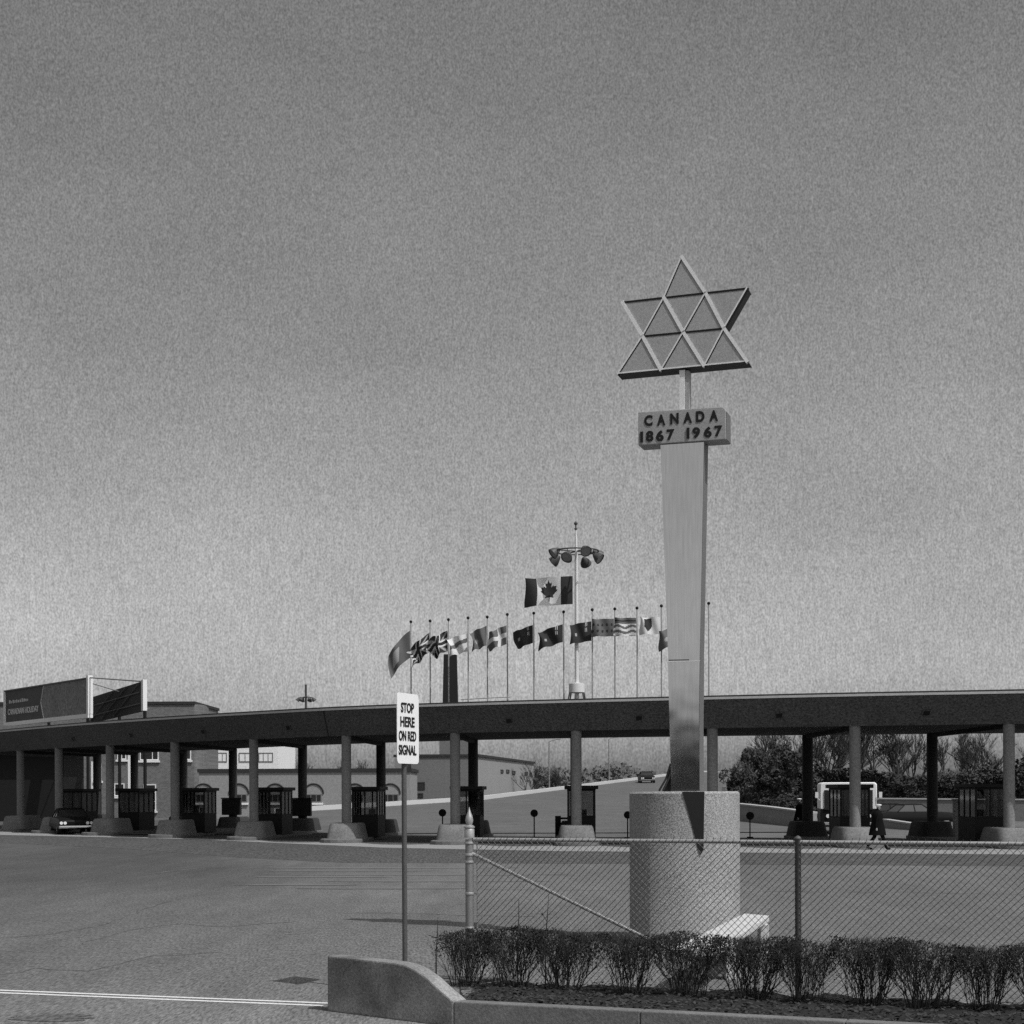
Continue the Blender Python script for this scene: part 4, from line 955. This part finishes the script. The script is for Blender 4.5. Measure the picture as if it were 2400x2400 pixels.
for s0, s1, a0_, a1_ in ((0, .5, .05, .95), (.25, .75, .05, .95), (.5, .98, .05, .95), (.02, .98, .25, .25), (.02, .98, .62, .62)): m.tube([A2 + d2 * w2 * s0 + Z * h2 * a0_ - n2 * .1, A2 + d2 * w2 * s1 + Z * h2 * a1_ - n2 * .1], .045, 5)
m.build('truss', M_wing, o, world=True)
m = MB(); e1_ = A_ + d_ * w + Z * (h + .1); m.tube([e1_, A2 + d2 * w2 + Z * (h2 - .1)], .05, 5); m.tube([e1_ - Z * .35, A2 + d2 * w2 * .6 + Z * (h2 - .35)], .04, 5); m.tube([e1_ - Z * .1, A2 + Z * (h2 - .4)], .05, 5)
m.build('tie_beams', M_wing, o, world=True)
for t_ in (.1, .5, .95):
    m = MB(); m.tube([(A2 + d2 * w2 * t_ + n2 * .4).xy.to_3d(), A2 + d2 * w2 * t_ + n2 * .4 + Z * h2 * .9], .13, 8); m.build('support_post', M_dark, o, world=True)

# ---- walls at the right behind the canopy
def wallpx(name, pts, th, ma, lb, coping=True):
    o = None; m = MB(); mc = MB(); q = [P(x, y, Y) for x, y, Y in pts]
    for a, b in zip(q, q[1:]):
        d_ = (b - a).xy.to_3d().normalized(); n_ = Vector((-d_.y, d_.x, 0)) * th
        f_ = [Vector((a.x, a.y, 0)), Vector((b.x, b.y, 0)), b, a]; m.prism(f_, [p + n_ for p in f_])
        f2 = [a - n_ * .2 + Z * .004, b - n_ * .2 + Z * .004, b - n_ * .2 + Z * .1, a - n_ * .2 + Z * .1]; mc.prism(f2, [p + n_ * 1.4 for p in f2])
    o = tag(m.build(name, ma), lb, 'wall'); c = mc.build('coping', mat('coping_pale', .38, .8), o); c.data.transform(Matrix.Translation(-o.location)); return o
wallpx('low_wall', [(1722, 1886, 100), (1800, 1894, 95), (1900, 1907, 90)], .4, M_bwall, 'low sloping concrete wall right of the drum, falling towards the van')
wallpx('low_wall', [(2057, 1873, 118), (2275, 1875, 116), (2500, 1876, 114)], .4, M_wing, 'long level wall below the bare trees behind the walking man')
wallpx('low_wall', [(2070, 1923, 96), (2170, 1938, 88), (2240, 1950, 84)], .3, M_bwall, 'short sloping kerb wall right of the walking man')
p = G(2244, 1966); m = MB(); m.box((p.x, p.y, .9), (.36, .36, 1.8)); m.box((p.x, p.y, 1.84), (.44, .44, .08)); tag(m.build('gate_pillar', M_colm, bevel=.02), 'pale square pillar left of the right hand toll booth', 'pillar')
# thin light poles far off
for px, yt, yb, Y, lb in ((1287, 1738, 1868, 190, 'thin light pole beyond the low grey building'), (1427, 1732, 1818, 240, 'thin light pole standing before the far tree line')):
    a, b = P(px, yt, Y), P(px, yb, Y); o = thing('street_light', (a.x, Y, 0), lb, 'light pole', 'far light poles'); m = MB(); m.tube([(a.x, Y, 0), (a.x, Y, a.z)], [.11, .07], 8); m.build('pole', M_colm, o, world=True)
    m = MB(); m.tube([(a.x, Y, a.z), (a.x + .9, Y, a.z + .25)], .05, 6); m.box((a.x + 1.1, Y, a.z + .25), (.5, .2, .12)); m.build('lamp_head', M_colm, o, world=True)

# ================================================================== VEHICLES
def make_car(ma, label, cat='car'):
    """1960s sedan, nose towards -Y"""
    c = thing('sedan', (0, 0, 0), label, cat)
    m = MB(); L2, Wd = 2.55, .95
    sec = []      # lower body cross sections along y
    for y, w, zb, zs, zt_ in ((-2.62, .82, .34, .55, .66), (-2.55, .93, .30, .60, .78), (-1.9, .97, .28, .62, .90), (-.9, .98, .26, .62, .96), (1.3, .98, .26, .62, .96), (2.2, .95, .30, .62, .92), (2.6, .88, .36, .60, .82)):
        sec.append([Vector((x * w, y, z)) for x, z in ((-.9, zb), (-1, zb + .12), (-1.0, zs), (-.93, zt_ - .05), (-.80, zt_), (.80, zt_), (.93, zt_ - .05), (1.0, zs), (1, zb + .12), (.9, zb))])
    m.loft(sec); m.build('body', ma, c, smooth=True)
    m = MB(); q0 = [(-.86, .95), (.86, .95)]
    bot = [Vector((-.84, -.75, .95)), Vector((.84, -.75, .95)), Vector((.84, 1.55, .95)), Vector((-.84, 1.55, .95))]; tp = [Vector((-.66, -.15, 1.38)), Vector((.66, -.15, 1.38)), Vector((.66, 1.0, 1.38)), Vector((-.66, 1.0, 1.38))]
    m.loft([bot, tp]); m.build('windows', M_wglass, c)
    m = MB(); tp2 = [p + Vector((0, 0, .0)) for p in tp]; m.loft([[Vector((x * 1.04, y, 1.375)) for x, y in ((-.66, -.2), (.66, -.2), (.66, 1.05), (-.66, 1.05))], [Vector((x, y, 1.44)) for x, y in ((-.6, -.1), (.6, -.1), (.6, .95), (-.6, .95))]])
    for sx in (-1, 1):
        for (y0, y1) in ((-.75, -.15), (1.55, 1.0)): m.tube([(sx * .85, y0, .95), (sx * .67, y1, 1.385)], .035, 6)
        m.tube([(sx * .85, .4, .95), (sx * .67, .42, 1.385)], .03, 6)
    m.build('roof', ma, c, smooth=True)
    for sx in (-1, 1):
        for y in (-1.65, 1.55):
            m = MB(); m.tube([(sx * .72, y, .33), (sx * .94, y, .33)], .33, 20); wl_ = m.build('wheel', M_tyre, c, smooth=True)
            m = MB(); m.tube([(sx * .90, y, .33), (sx * .955, y, .33)], .17, 16); m.build('hubcap', M_chrome, wl_, smooth=True)
    m = MB(); m.box((0, -2.64, .42), (1.86, .14, .14)); m.build('bumper', M_chrome, c, bevel=.04)
    m = MB(); m.box((0, 2.64, .44), (1.8, .14, .14)); m.build('bumper', M_chrome, c, bevel=.04)
    m = MB(); m.box((0, -2.63, .63), (1.0, .05, .16))
    for k in range(5): m.box((0, -2.66, .57 + k * .03), (1.0, .02, .008))
    m.build('grille', M_dark, c)
    for x in (-.80, -.60, .60, .80):
        m = MB(); m.tube([(x, -2.60, .64), (x, -2.68, .64)], .085, 14); m.build('headlight', M_white, c, smooth=True)
    return c
car = make_car(M_carpaint, 'dark sedan with twin headlights driving out between the left columns')
car['group'] = 'cars'
p = P(140, 1957, 87); car.location = (p.x, 89.2, .014); car.rotation_euler = (0, 0, radians(22))
c2 = copy_tree(car, (0, 0, 0), 0, 'small dark car coming down the climbing road'); a_ = ray(1515, 1845)[0]; Yc = 202; c2.location = (a_ * Yc, Yc, rz_(Yc)); c2.rotation_euler = (0, 0, radians(-20)); c2.rotation_euler = (math.atan(SL), 0, 0)
c3 = copy_tree(car, (0, 0, 0), radians(80), 'dark parked car before the level wall, left of two'); p = P(2100, 1900, 104); c3.location = (p.x, 104, 0)
c4 = copy_tree(car, (0, 0, 0), radians(100), 'dark parked car before the level wall, behind the back column'); p = P(2165, 1900, 98); c4.location = (p.x, 100, 0)

# white topped van beyond the right toll booth
vY = 84.0; p = P(1984, 1900, vY); van = thing('van', (p.x, vY, .014), 'white topped delivery van with dark front beyond the right booths', 'van', rz=radians(-9))
m = MB(); W2, zt_, zs_ = 1.45, 2.70, 1.33
def rrect(w, z0, z1, y, r=.16):
    out = [Vector((-w, y, z0))]
    for k in range(5): t_ = pi / 2 * k / 4; out.append(Vector((-w + r - r * cos(t_), y, z1 - r + r * sin(t_))))
    for k in range(5): t_ = pi / 2 * k / 4; out.append(Vector((w - r + r * sin(t_), y, z1 - r + r * cos(t_))))
    out.append(Vector((w, y, z0))); return out
m.loft([rrect(W2 - .04, zs_, zt_ - .04, -2.0), rrect(W2, zs_, zt_, -1.9), rrect(W2, zs_, zt_, 2.3), rrect(W2 - .04, zs_, zt_ - .04, 2.4)]); m.build('upper_body', M_white, van, smooth=True)
m = MB(); m.loft([[Vector((x, y, z)) for x, y in ((-W2 + .01, -2.0), (W2 - .01, -2.0), (W2 - .01, 2.38), (-W2 + .01, 2.38))] for z in (.38, zs_ - .003)]); m.build('lower_body', M_carpaint, van, bevel=.05)
m = MB(); m.box((0, -2.03, 1.79), (2 * W2 - .44, .06, 1.02)); m.build('windscreen', M_wglass, van)
m = MB()
for x in (-.36, .36): m.box((x, -2.07, 1.79), (.07, .03, 1.02))
m.build('pillar', M_dark, van)
for sx in (-1, 1):
    m = MB(); m.tube([(sx * (W2 - .02), -1.95, 1.75), (sx * (W2 + .17), -2.1, 1.9)], .02, 6); m.box((sx * (W2 + .17), -2.1, 2.05), (.16, .05, .3)); m.build('mirror', M_cream, van)
    for y in (-1.3, 1.5):
        m = MB(); m.tube([(sx * (W2 - .3), y, .38), (sx * (W2 - .02), y, .38)], .38, 20); m.build('wheel', M_tyre, van, smooth=True)
    m = MB(); m.tube([(sx * 1.05, -2.0, .95), (sx * 1.05, -2.06, .95)], .1, 14); m.build('headlight', M_cream, van)
m = MB(); m.box((0, -2.1, .55), (2.6, .14, .16)); m.build('bumper', M_galv, van, bevel=.03)

# ================================================================== PEOPLE
def skin_body(name, joints, edges, m, parent, root=0, sub=2):
    me = bpy.data.meshes.new(name); me.from_pydata([j[0] for j in joints], edges, []); o = bpy.data.objects.new(name, me); COL.objects.link(o)
    sk = o.modifiers.new('s', 'SKIN'); ss = o.modifiers.new('u', 'SUBSURF'); ss.levels = sub; ss.render_levels = sub
    for i, j in enumerate(joints): me.skin_vertices[0].data[i].radius = (j[1], j[2] if len(j) > 2 else j[1]); me.skin_vertices[0].data[i].use_root = (i == root)
    bpy.context.view_layer.update(); me2 = bpy.data.meshes.new_from_object(o.evaluated_get(bpy.context.evaluated_depsgraph_get())); bpy.data.objects.remove(o)
    me2.materials.clear(); me2.materials.append(m); me2.polygons.foreach_set('use_smooth', [True] * len(me2.polygons))
    o = bpy.data.objects.new(name, me2); COL.objects.link(o); o.parent = parent; return o
def person(loc, rz, label, stride=.28, arm=.35, s=1.0):
    """standing about 1.74 m, facing +X"""
    h = thing('person', loc, label, 'person', rz=rz)
    hip = .90; J = [((0, 0, .93), .14, .11), ((0, 0, 1.12), .13, .11), ((.01, 0, 1.32), .16, .12), ((.02, 0, 1.44), .10, .08), ((.03, 0, 1.52), .055)]
    E_ = [(0, 1), (1, 2), (2, 3), (3, 4)]
    J.append(((.045, 0, 1.60), .075)); J.append(((.05, 0, 1.68), .085)); E_ += [(4, 5), (5, 6)]
    for sy, st in ((-1, 1), (1, -1)):
        b = len(J); kx = stride * .45 * st + .06; fx = stride * st
        J += [((0, sy * .09, .88), .095), ((kx, sy * .095, .48), .08), ((fx - (.06 if st < 0 else 0), sy * .10, .10), .058), ((fx + .03, sy * .10, .045), .05), ((fx + .17, sy * .11, .03), .035)]
        E_ += [(0, b), (b, b + 1), (b + 1, b + 2), (b + 2, b + 3), (b + 3, b + 4)]
        b = len(J); J += [((0.01, sy * .19, 1.40), .062), ((-arm * .4 * st * .6, sy * .24, 1.14), .045), ((-arm * st * .6 + .07, sy * .23, .92), .034), ((-arm * st * .6 + .10, sy * .22, .82), .028)]
        E_ += [(3, b), (b, b + 1), (b + 1, b + 2), (b + 2, b + 3)]
    skin_body('body', J, E_, M_coat, h, 0)
    m = MB(); rings = []
    for z, rx, ry in ((.56, .34, .27), (.72, .31, .25), (.98, .25, .23), (1.15, .20, .22), (1.32, .21, .25), (1.43, .16, .21), (1.50, .08, .10)):
        rings.append([Vector((rx * cos(t_) + .01, ry * sin(t_), z)) for t_ in [2 * pi * k / 20 for k in range(20)]])
    m.loft(rings); m.build('coat', M_coat, h, smooth=True)
    m = MB(); m.lathe((.055, 0, 1.535), [(.02, 0), (.055, .01), (.075, .06), (.083, .11), (.07, .15), (.02, .17)], 16)
    m.tube([(.13, 0, 1.61), (.155, 0, 1.595)], [.02, .012], 6)
    m.build('head', M_skin, h, smooth=True)
    m = MB(); m.lathe((.05, 0, 1.655), [(.088, 0), (.09, .035), (.125, .055), (.12, .085), (.02, .1)], 20); m.build('cap', M_white, h, smooth=True)
    m = MB(); m.box((.145, 0, 1.66), (.09, .14, .012)); m.build('cap_peak', M_dark, h)
    for sy, st in ((-1, 1), (1, -1)):
        b = Vector((-arm * st * .6 + .11, sy * .22, .80)); m = MB(); m.tube([b + Z * .04, b, b - Z * .06], [.028, .04, .034], 8)
        for k in range(4): m.tube([b + Vector((.024 - .016 * k, 0, -.05)), b + Vector((.03 - .016 * k, -.012 * sy, -.09)), b + Vector((.028 - .016 * k, -.03 * sy, -.115 + .004 * abs(k - 1.5)))], [.009, .009, .007], 5)
        m.tube([b + Vector((.03, 0, -.01)), b + Vector((.055, -.012 * sy, -.05)), b + Vector((.05, -.02 * sy, -.075))], [.011, .01, .008], 5)
        m.build('hand', M_skin, h, smooth=True)
    return h
gp = G(2056, 1992); person((gp.x, gp.y, .008), 0.0, 'man in long dark coat and white cap walking right past the white van', .32, .3)
p = P(1877, 1880, 75.6); person((p.x + .02, 75.9, .17), pi, 'figure in a white cap half hidden by the back column left of the van', .05, .05)

# ================================================================== TREES
def tree_mesh(seed, h, spread, levels=5, twig=1.0, n0=4):
    rnd = random.Random(seed); tr = MB(); cr = MB()
    def grow(p, d, r, ln, lev):
        pts = [p]; dd = d.copy(); q = p.copy(); rs = [r]
        for k in range(4):
            dd = (dd + Vector((rnd.uniform(-.2, .2), rnd.uniform(-.2, .2), rnd.uniform(-.05, .12)))).normalized(); q = q + dd * ln / 4; pts.append(q.copy()); rs.append(r * (1 - .12 * (k + 1)))
        (tr if lev >= levels - 1 else cr).tube(pts, rs, 6 if lev > 2 else 3, cap=False)
        if lev > 0:
            for _ in range(rnd.choice((3, 4)) if lev > 1 else 5):
                a = rnd.uniform(0, 6.28); s_ = rnd.uniform(.4, .95) * spread
                st = pts[rnd.choice((2, 3, 4, 4))]; nd = (dd + Vector((cos(a) * s_, sin(a) * s_, rnd.uniform(0, .35)))).normalized()
                grow(st, nd, max(r * .58, .016 * twig), ln * rnd.uniform(.62, .85), lev - 1)
    grow(Vector((0, 0, 0)), Vector((rnd.uniform(-.1, .1), 0, 1)), h * .022, h * .27, levels)
    return tr, cr
def leafy(seed, rx, ry, rz, n, s, clumps=26):
    rnd = random.Random(seed); m = MB(); cs = []
    for k in range(clumps):
        while True:
            v = Vector((rnd.uniform(-1, 1), rnd.uniform(-1, 1), rnd.uniform(-.9, 1)))
            if v.length < 1: break
        cs.append((Vector((v.x * rx, v.y * ry, (v.z + 1) * rz / 2 + .1 * rz)), rnd.uniform(.18, .4)))
    for k in range(n):
        c_, q = rnd.choice(cs); v = Vector((rnd.gauss(0, 1), rnd.gauss(0, 1), rnd.gauss(0, 1))).normalized() * rnd.uniform(.5, 1) ** .5 * q
        p = c_ + Vector((v.x * rx, v.y * ry, v.z * rz * .6)); a = Vector((rnd.gauss(0, 1), rnd.gauss(0, 1), rnd.gauss(0, 1))).normalized(); b = a.orthogonal().normalized(); t_ = s * rnd.uniform(.6, 1.3)
        if p.z < .05: p.z = .05
        m.add([p - a * t_, p + b * t_ * .6, p + a * t_, p - b * t_ * .6], [(0, 1, 2, 3)])
    return m
TP = []
for k in range(3):
    tr, cr = tree_mesh(60 + k, 9.0, .8, 5, 1.1); o = thing('bare_tree', (0, 0, 0), 'x', 'tree', 'bare trees behind the toll plaza'); tr.build('trunk', M_bark, o, fix=False, smooth=True); cr.build('crown', M_bark, o, fix=False); TP.append(o)
tl = [(1240, 172, .75, 'bare spreading tree beside the end of the low grey building'), (1205, 215, .9, 'bare tree farther behind the low grey building'), (1310, 230, .8, 'bare tree between two light poles left of the far tree line'),
      (705, 190, .85, 'bare tree over the arched building, left of the stop sign'), (850, 190, .9, 'bare tree seen just left of the stop sign pole'), (800, 205, .8, 'bare tree farther behind the fifth column gap'),
      (1830, 150, .95, 'bare tree at the left edge of the dark wood on the right'), (1890, 142, 1.0, 'bare tree directly behind the back column left of the van'), (1950, 150, 1.0, 'bare tree above the white van roof, left one'), (1990, 158, 1.05, 'bare tree above the middle of the van'),
      (2062, 146, 1.0, 'forked bare tree above the right end of the van'), (2110, 150, .98, 'forked bare tree above the walking man'), (2150, 158, .9, 'bare tree left of the back column behind the man'),
      (2215, 152, .85, 'bare tree right of the back column behind the man'), (2265, 160, .9, 'bare tree over the left part of the right booth'), (2318, 148, .86, 'bare tree with twiggy top over the right booth'), (2385, 155, .8, 'bare tree at the right edge beyond the last column'), (1780, 160, .8, 'bare tree in the dark bush right of the monument')]
for k, (px, Y, sc, lb) in enumerate(tl):
    if px > 1700: sc *= 1.28
    loc = (ray(px, 1850)[0] * Y, Y, 0); ang = k * 1.37
    if k < 3: o = TP[k]; o.location = loc; o.rotation_euler = (0, 0, ang); o.scale = (sc, sc, sc); o['label'] = lb
    else: copy_tree(TP[k % 3], loc, ang, lb, sc)
SP = []
for k in range(2):
    o = thing('evergreen_shrub', (0, 0, 0), 'x', 'bush', 'dense dark bushes behind the right booths'); leafy(90 + k, 3.2, 2.4, 4.2, 5200, .16).build('foliage', M_leaf, o, fix=False)
    tr, cr = tree_mesh(70 + k, 4.0, .6, 2); tr.build('stem', M_bark, o, fix=False); SP.append(o)
sl_ = [(1752, 132, (.75, 1, .95), 'tall dark evergreen right of the monument'), (1800, 138, (.9, 1, 1.42), 'tallest dark evergreen between the drum and the white capped figure'), (1855, 132, (.9, 1, 1.25), 'dark evergreen just left of the first back column at right'),
       (1925, 136, (1, 1, .98), 'dark bush behind the left end of the van'), (1990, 132, (1, 1, .86), 'dark bush behind the middle of the van'), (2060, 134, (1, 1, .82), 'dark bush behind the van right end'),
       (2120, 132, (1, 1, .78), 'dark bush above the walking man'), (2185, 136, (1, 1, .8), 'dark bush behind the last back column'), (2250, 132, (1, 1, .82), 'dark bush left of the right booth roof'), (2315, 134, (1, 1, .9), 'dark bush behind the right booth'), (2380, 132, (1, 1, .9), 'dark bush at the right edge of the photo'), (2440, 134, (1, 1, 1), 'dark bush mostly outside the right edge'),
       (1770, 118, (.55, .7, .5), 'low dark bush on top of the sloping wall, left'), (1840, 112, (.6, .7, .42), 'low dark bush on top of the sloping wall, right')]
for k, (px, Y, sc, lb) in enumerate(sl_):
    loc = (ray(px, 1850)[0] * Y, Y, 0)
    if k < 2: o = SP[k]; o.location = loc; o.scale = sc; o['label'] = lb
    else: copy_tree(SP[k % 2], loc, k * .9, lb, sc)
# far tree line on the horizon
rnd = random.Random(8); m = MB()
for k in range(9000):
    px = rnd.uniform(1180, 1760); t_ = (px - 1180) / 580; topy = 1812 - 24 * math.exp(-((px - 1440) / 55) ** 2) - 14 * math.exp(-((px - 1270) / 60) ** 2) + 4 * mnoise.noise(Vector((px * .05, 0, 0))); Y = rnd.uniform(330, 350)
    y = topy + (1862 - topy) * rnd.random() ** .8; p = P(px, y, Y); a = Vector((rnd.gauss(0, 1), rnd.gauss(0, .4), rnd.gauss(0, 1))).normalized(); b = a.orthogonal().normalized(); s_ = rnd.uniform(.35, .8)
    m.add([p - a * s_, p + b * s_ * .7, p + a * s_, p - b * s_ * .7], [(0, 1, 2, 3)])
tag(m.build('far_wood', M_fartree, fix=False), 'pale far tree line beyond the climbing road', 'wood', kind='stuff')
# wooded edge behind the photographer, seen only as the dark reflection low in the steel column
rnd = random.Random(9); m = MB()
for k in range(5200):
    an = rnd.uniform(-.9, .9); R0 = rnd.uniform(75, 85); ctr = Vector((-.497, -.868, 0)); ctr.rotate(Matrix.Rotation(an, 3, 'Z')); p = ctr * R0; p.z = rnd.random() * (8.5 + 3.0 * mnoise.noise(Vector((an * 6, 0, 0))))
    a = Vector((rnd.gauss(0, 1), rnd.gauss(0, 1), rnd.gauss(0, 1))).normalized(); b = a.orthogonal().normalized(); s_ = rnd.uniform(.6, 1.3)
    m.add([p - a * s_, p + b * s_, p + a * s_, p - b * s_], [(0, 1, 2, 3)])
tag(m.build('near_wood', M_leaf, fix=False), 'dark wood behind the viewer mirrored low in the steel column', 'wood', kind='stuff')
# overhead wire strung above the roof edge
m = MB()
m.tube([P(1080, 1640, 74), P(1150, 1636, 73.5), P(1195, 1634, 73)], .012, 4)
tag(m.build('roof_cable', M_dark), 'thin slack cable strung between flagpole feet on the roof', 'cable')
